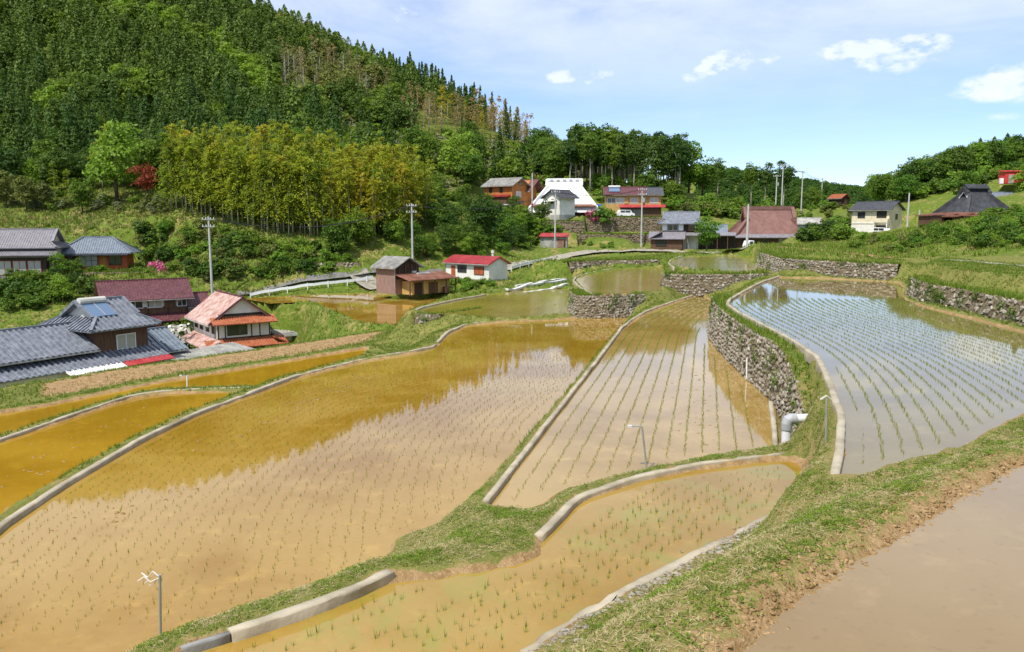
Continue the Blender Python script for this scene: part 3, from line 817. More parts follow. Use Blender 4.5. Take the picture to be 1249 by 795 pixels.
class Bld:
    def __init__(s, key, name, label, cat='house', group=None, loc=None, rz=None):
        if key: x, y, z, r = HS[key]
        else: (x, y, z), r = loc, rz
        s.root = empty(name, (x, y, z), r); tag(s.root, label, cat, group)
    def box(s, name, mat, x0, x1, y0, y1, z0, z1, parent=None):
        return MB().box(x0, x1, y0, y1, z0, z1).build(name, MATS[mat], parent or s.root)
    def wall(s, mat, x0, x1, y0, y1, z0, z1, gable=0.0, axis='x', name='wall', parent=None):
        """walls, with gable triangles when gable > 0 (ridge along axis)"""
        mb = MB()
        if gable:
            if axis == 'x': mb.prism([(y0, z0), (y1, z0), (y1, z1), ((y0 + y1) / 2, z1 + gable), (y0, z1)], 0, x0, x1)
            else: mb.prism([(x0, z0), (x1, z0), (x1, z1), ((x0 + x1) / 2, z1 + gable), (x0, z1)], 1, y0, y1)
        else: mb.box(x0, x1, y0, y1, z0, z1)
        return mb.build(name, MATS[mat], parent or s.root)
    def _roof(s, polys, mat, rib, ridges, rmat, name='roof', th=.10, rr=.11):
        mb = MB()
        for p in polys: add_panel(mb, p, rib, th)
        o = mb.build(name, MATS[mat], s.root)
        for a, b in ridges:
            MB().bar((a[0], a[1], a[2] + rr * .5), (b[0], b[1], b[2] + rr * .5), rr * 1.7, rr * 1.9).build('ridge', MATS[rmat or mat], o)
        return o
    def gable(s, mat, x0, x1, y0, y1, ze, rise, o=.5, ox=.4, rib=.3, axis='x', rmat=None, ridge=True, rr=.11, gut=True):
        if axis == 'x':
            f = lambda a, b, z: (a, b, z); A0, A1, B0, B1 = x0, x1, y0, y1
        else:
            f = lambda a, b, z: (b, a, z); A0, A1, B0, B1 = y0, y1, x0, x1
        m = (B0 + B1) / 2; sl = rise / ((B1 - B0) / 2); ze_ = ze - sl * o + .06; zr = ze + rise + .06
        polys = [[f(A0 - ox, B0 - o, ze_), f(A1 + ox, B0 - o, ze_), f(A1 + ox, m, zr), f(A0 - ox, m, zr)],
                 [f(A1 + ox, B1 + o, ze_), f(A0 - ox, B1 + o, ze_), f(A0 - ox, m, zr), f(A1 + ox, m, zr)]]
        if gut:
            for B_, sg in ((B0 - o, -1), (B1 + o, 1)): MB().bar(f(A0 - ox, B_ + sg * .05, ze_ - .1), f(A1 + ox, B_ + sg * .05, ze_ - .1), .09, .09).build('gutter', MATS['tin_grey'], s.root)
            MB().bar(f(A0 - .02, B0 - .08, ze_ - .1), f(A0 - .02, B0 - .08, ze_ - 2.4), .07, .07).build('downpipe', MATS['tin_grey'], s.root)
        return s._roof(polys, mat, rib, [(f(A0 - ox - .05, m, zr), f(A1 + ox + .05, m, zr))] if ridge else [], rmat, rr=rr)
    def hip(s, mat, x0, x1, y0, y1, ze, rise, o=.6, g=None, rib=.3, rmat=None, wallmat='plaster_white', rr=.13):
        """hipped roof, or hip-and-gable when g (depth of the end skirts) is given; ridge along x"""
        a, b = (x1 - x0) / 2 + o, (y1 - y0) / 2 + o; cx, cy = (x0 + x1) / 2, (y0 + y1) / 2
        sl = rise / (b - o); zb = ze - sl * o + .06; zr = zb + sl * b
        gg = b if g is None else g
        gx, gb, gz = a - gg, b - gg, zb + sl * gg
        P = lambda x, y, z: (cx + x, cy + y, z)
        if g is None:
            polys = [[P(-a, -b, zb), P(a, -b, zb), P(gx, 0, zr), P(-gx, 0, zr)], [P(a, b, zb), P(-a, b, zb), P(-gx, 0, zr), P(gx, 0, zr)],
                     [P(a, -b, zb), P(a, b, zb), P(gx, 0, zr)], [P(-a, b, zb), P(-a, -b, zb), P(-gx, 0, zr)]]
            rd = [(P(-gx, 0, zr), P(gx, 0, zr))]
            for sx in (-1, 1):
                for sy in (-1, 1): rd.append((P(sx * gx, 0, zr), P(sx * a, sy * b, zb)))
        else:
            e = .35
            polys = []
            for sy in (-1, 1):
                q = [P(-a, sy * b, zb), P(a, sy * b, zb), P(gx, sy * gb, gz), P(gx + e, sy * gb, gz), P(gx + e, 0, zr), P(-gx - e, 0, zr), P(-gx - e, sy * gb, gz), P(-gx, sy * gb, gz)]
                if sy > 0: q = [q[1], q[0]] + q[:1:-1]
                polys.append(q)
            polys += [[P(a, -b, zb), P(a, b, zb), P(gx, gb, gz), P(gx, -gb, gz)], [P(-a, b, zb), P(-a, -b, zb), P(-gx, -gb, gz), P(-gx, gb, gz)]]
            rd = [(P(-gx - e, 0, zr), P(gx + e, 0, zr))]
            for sx in (-1, 1):
                for sy in (-1, 1):
                    rd.append((P(sx * gx, sy * gb, gz), P(sx * a, sy * b, zb))); rd.append((P(sx * (gx + e), 0, zr), P(sx * (gx + e), sy * gb, gz)))
            MB().prism([(cy - gb, gz - .05), (cy + gb, gz - .05), (cy, zr - .12)], 0, cx - gx + .1, cx + gx - .1).build('gable_wall', MATS[wallmat], s.root)
        return s._roof(polys, mat, rib, rd, rmat, rr=rr)
    def pent(s, mat, side, u0, u1, c, depth, z, drop, rib=.3, th=.08, name='pent_roof'):
        """lean-to roof against a wall: side f/b/l/r at coordinate c"""
        z1 = z - drop
        if side == 'f': q = [(u0, c - depth, z1), (u1, c - depth, z1), (u1, c, z), (u0, c, z)]
        elif side == 'b': q = [(u1, c + depth, z1), (u0, c + depth, z1), (u0, c, z), (u1, c, z)]
        elif side == 'r': q = [(c + depth, u0, z1), (c + depth, u1, z1), (c, u1, z), (c, u0, z)]
        else: q = [(c - depth, u1, z1), (c - depth, u0, z1), (c, u0, z), (c, u1, z)]
        mb = MB(); add_panel(mb, q, rib, th); return mb.build(name, MATS[mat], s.root)
    def win(s, side, c, u, z, wd, ht, frame='wood_dark', pane='glass_dark', mull=1, name='window', rail=False):
        """framed window centred at u along the face at coordinate c"""
        fr = .06
        def B(mb, u0, u1, z0, z1, d0, d1):
            if side == 'f': mb.box(u0, u1, c - d1, c - d0, z0, z1)
            elif side == 'b': mb.box(u0, u1, c + d0, c + d1, z0, z1)
            elif side == 'r': mb.box(c + d0, c + d1, u0, u1, z0, z1)
            else: mb.box(c - d1, c - d0, u0, u1, z0, z1)
        mb = MB(); a0, a1 = u - wd / 2, u + wd / 2
        B(mb, a0 - fr, a1 + fr, z - fr, z, -.02, .07); B(mb, a0 - fr, a1 + fr, z + ht, z + ht + fr, -.02, .07)
        B(mb, a0 - fr, a0, z, z + ht, -.02, .065); B(mb, a1, a1 + fr, z, z + ht, -.02, .065)
        for i in range(mull):
            q = a0 + wd * (i + 1) / (mull + 1); B(mb, q - .025, q + .025, z, z + ht, 0, .055)
        if rail: B(mb, a0, a1, z + ht * .5 - .02, z + ht * .5 + .02, 0, .05)
        o = mb.build(name, MATS[frame], s.root)
        pb = MB(); B(pb, a0, a1, z, z + ht, -.01, .02); pb.build('pane', MATS[pane], o)
        return o
    def door(s, side, c, u, z, wd, ht, mat='wood_brown'):
        mb = MB()
        if side == 'f': mb.box(u - wd / 2, u + wd / 2, c - .05, c + .02, z, z + ht)
        elif side == 'r': mb.box(c - .02, c + .05, u - wd / 2, u + wd / 2, z, z + ht)
        else: mb.box(c - .05, c + .02, u - wd / 2, u + wd / 2, z, z + ht)
        return mb.build('door', MATS[mat], s.root)
    def post(s, name, mat, x, y, z0, z1, w=.12): return s.box(name, mat, x - w / 2, x + w / 2, y - w / 2, y + w / 2, z0, z1)

# ---- grey tiled farmhouse at the left edge
b = Bld('tile_house', 'farmhouse', 'two-storey farmhouse with grey tiled roofs and solar heater at the left edge')
b.wall('wood_brown', .2, 4.6, -2.6, 2.6, 0, 5.1)
b.wall('plaster_white', .15, 4.65, -2.65, 2.65, 4.55, 5.05, name='plaster_band')
b.win('f', -2.6, 2.7, 3.0, 1.5, 1.05, 'paint_white', 'glass_curtain', 1)
b.win('f', -2.6, 1.0, .8, 1.2, 1.1, 'wood_dark', 'glass_dark', 1)
b.hip('tile_grey', .2, 4.6, -2.6, 2.6, 5.05, 1.5, .75, g=1.35, rib=.42)
b.wall('plaster_white', -8.5, .15, -2.4, 2.8, 0, 3.6)
b.wall('wood_dark', -8.45, .1, -2.46, -2.38, 0, 2.6, name='plank_front')
b.gable('tile_grey', -8.5, .1, -2.4, 2.8, 3.6, 1.35, .75, .1, rib=.42)
for i in range(6): b.post('post', 'wood_dark', -8.2 + i * 1.6, -2.48, 2.6, 3.6, .14)
b.pent('tile_grey', 'f', -9.0, 5.1, -2.4, 1.9, 3.0, .75, .42)
b.wall('plaster_white', -8.6, 4.6, -3.9, -2.6, 0, 2.1, name='front_bay')
b.pent('tin_red', 'f', 1.2, 5.2, -4.2, .8, 2.28, .25, .16, .04, 'red_awning'); b.pent('tin_white', 'f', -3.2, 1.15, -4.2, .8, 2.25, .25, .16, .04, 'white_awning')
b.wall('wood_dark', 4.62, 7.6, -2.0, 2.0, 0, 2.6, name='annex_wall')
b.gable('tile_blue', 4.9, 8.0, -2.2, 2.0, 2.5, 1.2, .6, .2, rib=.42)
sh = b.box('solar_heater', 'paint_silver', .75, 2.35, -.62, .28, 6.22, 6.3)
sh.rotation_euler = (0, 0, 0)
sp = MB().slab([(.6, -2.0, 5.62), (2.5, -2.0, 5.62), (2.5, -.5, 6.5), (.6, -.5, 6.5)], .08).build('collector_panel', MATS['solar_glass'], b.root)
MB().bar((1.55, -2.02, 5.66), (1.55, -.48, 6.54), .05, .05).build('panel_bar', MATS['paint_silver'], sp)
MB().tube([(.5, -.35, 6.68), (2.6, -.35, 6.68)], .27, 10).build('water_tank', MATS['tin_pale'], b.root)
b.wall('tin_grey', -8, -2.5, 3.4, 6.0, 0, 2.9, name='rear_shed_wall'); b.pent('tin_pale', 'f', -8.4, -2, 6.2, 3.2, 3.6, .6, .22, name='rear_shed_roof')

# ---- maroon roofed house
b = Bld('maroon_house', 'farmhouse', 'two-storey house with dark maroon tiled roof and white upper walls')
b.wall('plaster_white', -4.2, 4.2, -2.4, 2.4, 0, 5.3, 1.5)
b.wall('wood_brown', -4.22, 4.22, -2.44, -2.38, 3.2, 4.0, name='plank_band')
b.gable('tile_maroon', -4.2, 4.2, -2.4, 2.4, 5.3, 1.45, .8, .6, rib=.3)
for u, k in ((-3.2, 'glass_dark'), (-1.3, 'glass_dark'), (.7, 'glass_curtain')): b.win('f', -2.46, u, 3.95, 1.5, .85, 'paint_white', k, 1)
b.box('shutter', 'wood_brown', 1.7, 2.9, -2.56, -2.42, 3.8, 4.95); b.win('f', -2.46, 3.55, 3.95, .9, .85, 'paint_white', 'glass_dark', 1)
for i in range(5): b.post('post', 'wood_dark', -4.1 + i * 2.05, -2.46, 3.2, 5.2, .13)
b.pent('tile_maroon', 'f', -4.6, 4.8, -2.4, 1.6, 3.2, .7, .3); b.pent('tile_maroon', 'r', -3.2, 2.4, 4.2, 1.6, 3.2, .7, .3)
b.wall('wood_dark', -4.0, 4.0, -3.3, -2.45, 0, 2.4, name='ground_floor')
b.win('f', -3.3, -2, .6, 1.6, 1.4, 'wood_brown', 'glass_dark', 1); b.door('f', -3.3, 1.2, .1, 1.4, 1.9, 'wood_red')
b.wall('plaster_white', 4.25, 6.6, -1.5, 2.2, 0, 4.0, 1.0, name='annex_wall'); b.gable('tile_maroon', 4.3, 6.6, -1.5, 2.2, 4.0, 1.0, .6, .4)

# ---- pink and orange roofed house
b = Bld('pink_house', 'farmhouse', 'two-storey house with faded pink main roof and orange tiled skirts')
L, W = 2.7, 4.4     # half width of the gable front, half depth
b.wall('plaster_white', -L, L, -W, W, 0, 4.9, 0)
b.wall('plaster_white', -L + .3, L - .3, -W + .5, W - .5, 4.9, 5.2, 1.75, 'y', 'upper_gable')
b.gable('tile_pink', -L, L, -W + .6, W, 4.95, 2.05, .75, .55, .3, 'y', 'tile_maroon')
for sx in (-1, 1): MB().bar((sx * (L + .8), -W + .08, 4.5), (0, -W + .08, 7.05), .16, .16).build('verge', MATS['tile_maroon'], b.root)
b.box('gable_beam', 'wood_dark', -L + .3, L - .3, -W + .44, -W + .52, 5.2, 5.45)
b.pent('tile_orange', 'f', -L - .55, L + .55, -W + .45, 1.25, 5.15, .62, .27)
b.pent('tile_orange', 'f', -L - 1.3, L + 1.3, -W, 1.5, 2.95, .7, .27); b.pent('tile_pink', 'l', -W - 1.4, W, -L, 1.6, 2.95, .7, .27); b.pent('tile_orange', 'r', -W - 1.4, W, L, 1.5, 2.95, .7, .27)
b.win('f', -W, -.7, 3.35, 1.9, .95, 'wood_dark', 'glass_dark', 1)
for u in (-2.6, -1.9, .75, 1.6, 2.6): b.box('post', 'wood_dark', u - .06, u + .06, -W - .03, -W + .1, 3.0, 4.85)
b.box('sill_beam', 'wood_dark', -L, L, -W - .05, -W + .1, 2.95, 3.1)
for u in (-3.2, -1.0, 1.2, 3.2): b.win('l', -L, u, 3.5, 1.0, .9, 'wood_brown', 'glass_dark', 1)
for u in (-1.6, 1.4): b.win('f', -W, u, .7, 1.5, 1.2, 'wood_brown', 'glass_dark', 1)
b.wall('plaster_cream', L + 1.3, L + 4.9, -2.2, 1.4, 0, 2.5, name='annex_wall'); b.pent('tin_grey', 'f', L + 1.0, L + 5.3, 1.8, 4.4, 3.3, .5, .3, name='annex_roof')
b.box('annex_eave', 'tin_pale', L + 1.0, L + 5.3, -2.75, -2.6, 2.45, 2.72); b.win('f', -2.2, L + 3.2, .9, 1.4, 1.0, 'paint_silver', 'glass_dark', 1)

# ---- low corrugated shed
b = Bld('corrugated_shed', 'low_shed', 'low open shed with grey corrugated roof beside the dry field', 'shed')
b.wall('wood_brown', -4.6, 4.6, -1.2, 1.9, 0, 1.9)
b.pent('tin_grey', 'f', -4.4, 4.4, 2.2, 3.9, 3.05, .55, .3)
for u in (-4.5, -1.5, 1.5, 4.5): b.post('post', 'wood_brown', u, -1.4, 0, 2.4)

# ---- grey tiled house behind a wall, far left
b = Bld('porch_house', 'farmhouse', 'grey tiled house with long porch roof and glass doors at far left', group=None)
b.wall('plaster_cream', -7, 5.0, -2.2, 2.6, 0, 4.4)
b.hip('tile_purple', -7, 5.0, -2.2, 2.6, 4.3, 1.75, .8, g=1.0, rib=.3, wallmat='plaster_cream')
b.pent('tile_purple', 'f', -8, 5.9, -2.2, 1.7, 3.6, .75, .3)
b.wall('wood_dark', -6.9, 4.6, -3.2, -2.25, 0, 2.5, name='porch')
for i in range(6): b.win('f', -3.2, -5.6 + i * 1.75, .35, 1.5, 1.75, 'wood_red', 'glass_curtain', 1)
g = Bld(None, 'garden_wall', 'white plastered garden wall with grey coping below the porch house', 'wall', loc=(HS['porch_house'][0], HS['porch_house'][1], HS['porch_house'][2]), rz=HS['porch_house'][3])
g.box('wall', 'plaster_white', -7, 6.4, -5.0, -4.8, -1.6, .1); g.box('coping', 'tile_grey', -7.1, 6.5, -5.12, -4.68, .1, .28)

# ---- small hipped house
b = Bld('hip_house', 'cottage', 'small wooden cottage with blue-grey hipped roof and orange doors')
b.wall('wood_red', -4.0, 4.0, -2.2, 2.2, 0, 2.75)
b.hip('tile_blue', -4.0, 4.0, -2.2, 2.2, 2.85, 1.55, .8, rib=.3)
b.pent('tile_dark', 'f', -4.3, 4.3, -2.2, 1.0, 2.45, .3, .3)
b.win('f', -2.2, -.9, .55, 2.3, 1.6, 'wood_dark', 'glass_curtain', 2, rail=True); b.win('f', -2.2, 2.5, .75, 1.5, 1.3, 'wood_dark', 'glass_dark', 1)
b.door('f', -2.2, .95, .1, .8, 1.95, 'wood_orange'); b.win('f', -2.2, -3.0, .75, 1.1, 1.3, 'wood_dark', 'glass_dark', 1)

# ---- weathered barn with lean-to
b = Bld('barn', 'barn', 'weathered two-storey barn with pale roof and rusty lean-to by the concrete ramp', 'barn')
b.root.scale = (.88, .88, .86)
b.wall('board_pink', -2.0, 2.0, -1.5, 2.4, 0, 3.7, 0)
b.wall('wood_dark', -1.95, 1.95, -1.56, 2.3, 2.0, 3.7, 1.1, 'y', 'gable_front')
b.gable('tin_grey', -2.0, 2.0, -1.5, 2.4, 3.7, 1.1, .45, .55, .3, 'y', ridge=False)
for u in (-1.4, -.4, .6, 1.5): b.box('post', 'wood_brown', u - .06, u + .06, -1.66, -1.55, 2.0, 3.9)
b.box('shutter', 'tin_pale', .75, 1.45, -1.66, -1.58, 2.2, 3.0)
b.wall('plaster_yellow', -1.0, 5.6, -3.6, -1.6, 0, 1.75, name='lean_to_wall')
b.pent('tin_rust', 'f', -2.1, 6.4, -1.5, 3.0, 2.7, .75, .4)
b.box('tin_patch', 'tin_pale', 1.2, 3.4, -2.3, -1.56, 2.52, 2.74)
for u in (-1.9, .3, 2.4, 4.4, 6.1): b.post('post', 'wood_brown', u, -4.2, 0, 2.0)
b.door('f', -3.6, .0, 0, 1.3, 1.6, 'wood_dark'); b.door('f', -3.6, 2.6, 0, 1.6, 1.5, 'wood_brown'); b.box('crate', 'wood_brown', 4.0, 5.2, -4.6, -3.9, 0, .8)

# ---- white shed with crimson roof
b = Bld('white_shed', 'field_shed', 'long white shed with crimson metal roof beside the guard rail', 'shed')
b.wall('plaster_white', -4.1, 4.1, -1.8, 1.8, 0, 2.35, .75)
b.gable('tin_red', -4.1, 4.1, -1.8, 1.8, 2.35, .75, .35, .35, .45, ridge=False)
b.door('f', -1.8, -2.6, 0, .8, 1.85, 'wood_red'); b.win('f', -1.8, -.9, 1.05, 1.6, .85, 'wood_dark', 'glass_dark', 1); b.win('f', -1.8, 2.3, .85, 1.7, 1.0, 'wood_dark', 'wood_red', 1)
b.box('base_strip', 'concrete', -4.13, 4.13, -1.83, 1.83, -.2, .22); MB().tube([(2.6, .5, 2.8), (2.6, .5, 3.7)], .13, 8).build('flue', MATS['tin_white'], b.root)
MB().tube([(2.6, .5, 3.6), (2.6, .5, 3.95)], .2, 8).build('flue_cap', MATS['tin_white'], b.root)

# ---- orange boarded house
b = Bld('orange_house', 'farmhouse', 'orange-brown boarded house with grey roof above the grassy slope')
b.wall('wood_orange', -3.6, 3.6, -2.5, 2.5, 0, 5.2, 1.3)
b.gable('tin_grey', -3.6, 3.6, -2.5, 2.5, 5.2, 1.3, .6, .6, .4)
b.pent('tin_red', 'f', -3.9, 3.2, -2.5, 1.0, 3.2, .35, .3); b.wall('wood_brown', -3.4, 2.6, -3.1, -2.5, 0, 2.7, name='lower_bay')
b.win('r', 3.6, -.4, 2.6, 1.5, 1.2, 'paint_white', 'glass_curtain', 1); b.win('r', 3.6, .2, 5.2, .9, .5, 'wood_dark', 'glass_dark', 0); b.win('r', 3.6, .1, .4, 2.2, 1.5, 'wood_dark', 'glass_dark', 1)
b.win('f', -2.5, -2.0, 3.7, .7, .9, 'wood_dark', 'glass_dark', 0); b.win('f', -2.5, .8, 3.7, .7, .9, 'wood_dark', 'glass_dark', 0)
b.wall('wood_orange', -3.0, 3.0, 2.6, 6.6, 0, 4.6, 1.7, name='rear_wing'); b.gable('roof_brown', -3.0, 4.2, 2.6, 7.0, 4.4, 1.9, .6, .6, .3)
b.wall('wood_dark', 2.6, 7.4, -5.6, -3.4, -1.2, .9, name='low_store'); b.pent('tin_pale', 'f', 2.2, 6.2, -3.2, 2.9, 1.25, .2, .3, name='low_store_roof'); b.pent('tin_red', 'f', 6.2, 9.4, -3.2, 2.6, 1.2, .2, .3, name='red_store_roof')
b.win('f', -5.6, 4.2, -.7, 1.2, 1.0, 'paint_white', 'glass_dark', 1)

# ---- great white roof (thatch under white sheeting)
b = Bld('white_roof_house', 'thatch_house', 'old house with huge steep white-sheeted roof among the village houses')
b.wall('wood_brown', -6.0, 6.0, -3.8, 3.8, 0, 2.3)
b.hip('roof_sheet_white', -6.0, 6.0, -3.8, 3.8, 2.2, 4.9, 1.2, g=4.0, rib=0, wallmat='wood_dark', rmat='roof_sheet_white', rr=.3)
for i in range(5): b.box('ridge_weight', 'tin_pale', -2.9 + i * 1.3, -2.3 + i * 1.3, -.45, .45, 7.2, 7.42)
b.pent('tin_rust', 'f', -6.2, 6.6, -3.6, 1.6, 2.3, .45, .3); b.wall('wood_dark', 5.4, 7.2, -3.0, 2.0, 0, 2.2, name='annex_wall')
b.box('tarpaulin', 'tarp_blue', 6.3, 7.6, -3.6, -2.6, 1.9, 2.25); b.win('f', -3.6, 2.5, .5, 2.0, 1.5, 'wood_dark', 'glass_dark', 2)

# ---- white-walled storehouse
b = Bld('kura', 'storehouse', 'tall plastered storehouse with dark tiled gable roof before the white roof', 'storehouse')
b.wall('plaster_white', -2.2, 2.2, -1.9, 1.9, 0, 3.9, 1.1)
b.gable('tile_dark', -2.2, 2.2, -1.9, 1.9, 3.9, 1.1, .7, .6, .3)
b.box('base_strip', 'concrete', -2.24, 2.24, -1.94, 1.94, -2.0, .35); b.win('l', -2.2, 0, 2.5, .7, .8, 'plaster_grey', 'glass_dark', 0); b.pent('tin_pale', 'l', -1.2, 1.2, -2.2, .9, 3.2, .25, 0)

# ---- yellow two-storey house
b = Bld('yellow_house', 'farmhouse', 'ochre plastered two-storey house with maroon roof and solar heater above stone terraces')
b.wall('plaster_yellow', -5.6, 5.6, -2.6, 2.6, 0, 5.0, 1.2)
b.gable('tile_maroon', -5.6, 2.2, -2.6, 2.6, 5.0, 1.25, .7, .5, .3); b.gable('tile_dark', 2.75, 5.6, -2.6, 2.6, 4.95, 1.2, .65, .5, .3)
for u, k in ((-4.4, 'glass_dark'), (-2.6, 'glass_curtain'), (.2, 'glass_curtain'), (4.2, 'glass_curtain')): b.win('f', -2.6, u, 3.05, 1.5, 1.0, 'paint_white', k, 1)
b.box('shutter_box', 'plaster_yellow', -1.75, -1.0, -2.75, -2.58, 2.95, 4.2)
b.pent('tin_red', 'f', -2.8, 6.4, -2.6, 1.5, 2.7, .5, .3); b.wall('wood_brown', -2.6, 5.6, -3.4, -2.62, 0, 2.2, name='ground_floor'); b.win('f', -3.4, .3, .5, 2.6, 1.2, 'wood_dark', 'glass_dark', 2)
sp = MB().slab([(-4.9, -2.4, 5.42), (-2.7, -2.4, 5.42), (-2.7, -.9, 6.15), (-4.9, -.9, 6.15)], .08).build('collector_panel', MATS['solar_glass'], b.root)
MB().tube([(-5.0, -.75, 6.4), (-2.6, -.75, 6.4)], .25, 8).build('water_tank', MATS['tin_pale'], b.root)
MB().bar((1.9, -3.0, 3.2), (1.9, -3.0, 4.1), .5, .3).build('air_unit', MATS['paint_white'], b.root)

# ---- small shed with red rusty roof by the lane
b = Bld('red_roof_shed', 'tool_shed', 'little grey shed with rusty red roof below the kura wall', 'shed')
b.root['label'] = 'little grey shed with rusty red roof beside the lane'
b.wall('tin_grey', -2.4, 2.4, -1.3, 1.3, 0, 1.9); b.pent('tin_red', 'f', -2.6, 2.7, 1.5, 3.2, 2.6, .55, .3); b.door('f', -1.3, 1.4, 0, 1.4, 1.6, 'tin_rust'); b.door('f', -1.3, -1.0, 0, 1.5, 1.6, 'tin_grey')

# ---- grey tiled house on the road
b = Bld('grey_house', 'farmhouse', 'two-storey house with silvery grey tiled roofs beside the road')
b.wall('plaster_white', -3.4, 2.8, -2.2, 2.8, 0, 4.9)
b.wall('wood_dark', -3.35, 2.75, -2.26, -2.18, 2.9, 4.9, name='plank_front')
for u, k in ((-3.0, 'paint_white'), (-.2, 'paint_white')): b.box('shutter', k, u - .4, u + .4, -2.4, -2.24, 3.2, 4.6)
b.win('f', -2.26, -1.6, 3.25, 1.7, 1.2, 'paint_white', 'glass_dark', 1); b.win('f', -2.26, 1.7, 3.25, 1.1, 1.1, 'wood_orange', 'glass_dark', 0)
b.hip('tile_grey', -3.4, 2.8, -2.2, 2.8, 4.85, 1.5, .85, g=1.2, rib=.3)
b.pent('tile_purple', 'f', -5.6, .6, -2.2, 3.2, 3.0, 1.2, .3); b.pent('tile_purple', 'l', -5.4, 2.6, -3.4, 2.2, 3.0, 1.2, .3)
b.wall('wood_brown', -5.2, .2, -4.9, -2.3, 0, 1.75, name='front_room'); b.win('f', -4.9, -3.4, .6, 1.7, .9, 'wood_dark', 'glass_dark', 2)
b.pent('tile_purple', 'f', .7, 9.0, -1.6, 2.3, 2.9, .5, .3); b.wall('wood_dark', .7, 9.0, -1.6, 2.0, 0, 2.5, name='annex_wall')
for u in (.9, 2.6, 4.3, 6.0, 7.7): b.post('post', 'wood_brown', u, -3.7, 0, 2.45)
b.gable('tile_blue', 3.0, 7.2, -1.6, 2.0, 3.0, 1.1, .6, .5, .3)
b.door('f', -1.6, 5.0, 0, 1.8, 2.0, 'wood_dark'); b.door('f', -1.6, 2.0, 0, 1.2, 2.0, 'wood_red')

# ---- brown thatch-shaped roof
b = Bld('brown_house', 'thatch_house', 'old house with big brown metal-clad thatch roof by the roadside')
b.wall('wood_dark', -5.6, 5.6, -3.4, 3.4, 0, 2.9)
b.hip('roof_brown', -5.6, 5.6, -3.4, 3.4, 3.2, 3.9, 1.0, g=2.7, rib=0, wallmat='plaster_white', rmat='roof_brown', rr=.34)
b.pent('tile_purple', 'f', -7.2, 6.6, -3.4, 2.0, 2.85, .75, .3); b.wall('wood_brown', -6.4, 5.8, -4.3, -3.45, 0, 2.1, name='front_room')
b.win('f', -4.3, -2.0, .5, 2.4, 1.4, 'wood_red', 'glass_dark', 2); b.win('f', -4.3, 2.2, .5, 2.4, 1.4, 'wood_red', 'glass_curtain', 2); b.door('f', -4.3, -4.6, 0, 1.5, 1.9, 'wood_dark'); b.door('f', -4.3, 4.6, 0, 1.2, 1.9, 'wood_red')
b = Bld('grey_shed', 'garden_shed', 'small grey shed half hidden by shrubs right of the brown roof', 'shed')
b.wall('plaster_grey', -1.7, 1.7, -1.5, 1.5, 0, 2.4, .8); b.gable('tin_grey', -1.7, 1.7, -1.5, 1.5, 2.4, .8, .3, .3, .3); b.win('f', -1.5, 0, 1, .9, .8)

# ---- cream two-storey house with garage
b = Bld('cream_house', 'farmhouse', 'cream two-storey house with blue-grey gable roof and open garage')
b.wall('plaster_cream', -3.5, 3.5, -2.5, 2.5, 0, 4.9, 1.25); b.wall('plaster_white', -3.54, 1.0, -2.56, -2.45, 0, 2.0, name='lower_wall')
b.gable('tile_dark', -3.5, 3.5, -2.5, 2.5, 4.9, 1.25, .5, .5, .3)
b.win('f', -2.5, -1.7, 3.3, 1.3, .95, 'wood_dark', 'glass_dark', 1); b.win('f', -2.5, 2.1, 3.3, 1.7, 1.1, 'wood_dark', 'glass_dark', 1); b.win('r', 3.5, .3, 3.0, .7, .9, 'wood_dark', 'glass_dark', 0)
b.box('band', 'plaster_white', -3.56, 3.56, -2.6, -2.47, 2.2, 2.42); b.box('garage_shade_panel', 'wood_dark', 1.2, 3.3, -2.56, -2.44, .05, 1.9); b.box('balcony', 'plaster_cream', 1.0, 3.6, -3.3, -2.5, 2.42, 3.1)  # garage mouth is a flat dark panel, its colour standing for the shade inside
b.post('post', 'plaster_white', 3.45, -3.2, 0, 2.42, .16); b.post('post', 'plaster_white', 1.1, -3.2, 0, 2.42, .16)

# ---- black thatch-shaped roof on the right
b = Bld('black_house', 'thatch_house', 'old house with steep black roof and white chevron gable on the right')
b.wall('wood_dark', -4.0, 4.0, -3.2, 3.2, 0, 2.3)
b.hip('roof_black', -4.0, 4.0, -3.2, 3.2, 2.1, 3.7, .9, g=3.3, rib=0, wallmat='roof_black', rmat='roof_black', rr=.3)
for dz in (0, .42):
    mb = MB()
    for sy in (-1, 1): mb.bar((-2.0, 0, 5.85 - dz), (-2.0, sy * .95, 4.8 - dz), .16, .1, up=(1, 0, 0))
    mb.build('chevron', MATS['paint_white'], b.root)
b.box('ridge_box', 'roof_black', -1.7, 1.7, -.35, .35, 5.7, 6.25); b.gable('roof_black', -1.8, 1.8, -.35, .35, 6.2, .3, .35, .2, 0, ridge=False, gut=False)
b.pent('tin_rust', 'f', -6.5, 4.6, -3.2, 2.4, 2.2, .5, .35); b.pent('tin_rust', 'l', -5.0, 2.6, -4.0, 3.4, 2.2, .6, .35); b.wall('wood_brown', -6.6, 4.0, -4.8, -3.3, 0, 1.6, name='lean_to_wall')
b.pent('tin_pale', 'f', -1.0, 1.6, -3.6, 2.2, 2.24, .4, .3, name='tin_patch'); b.pent('tin_red', 'f', 2.0, 3.2, -4.2, 1.5, 2.1, .3, .3, name='red_patch')
b.box('side_shed', 'wood_brown', -9.2, -6.8, -2.0, .6, 0, 1.7); b.pent('tin_rust', 'l', -2.2, .9, -6.6, 2.9, 2.1, .3, .3, name='side_shed_roof')
b = Bld('hut', 'hut', 'small dark hut with orange tin roof on the far saddle', 'hut')
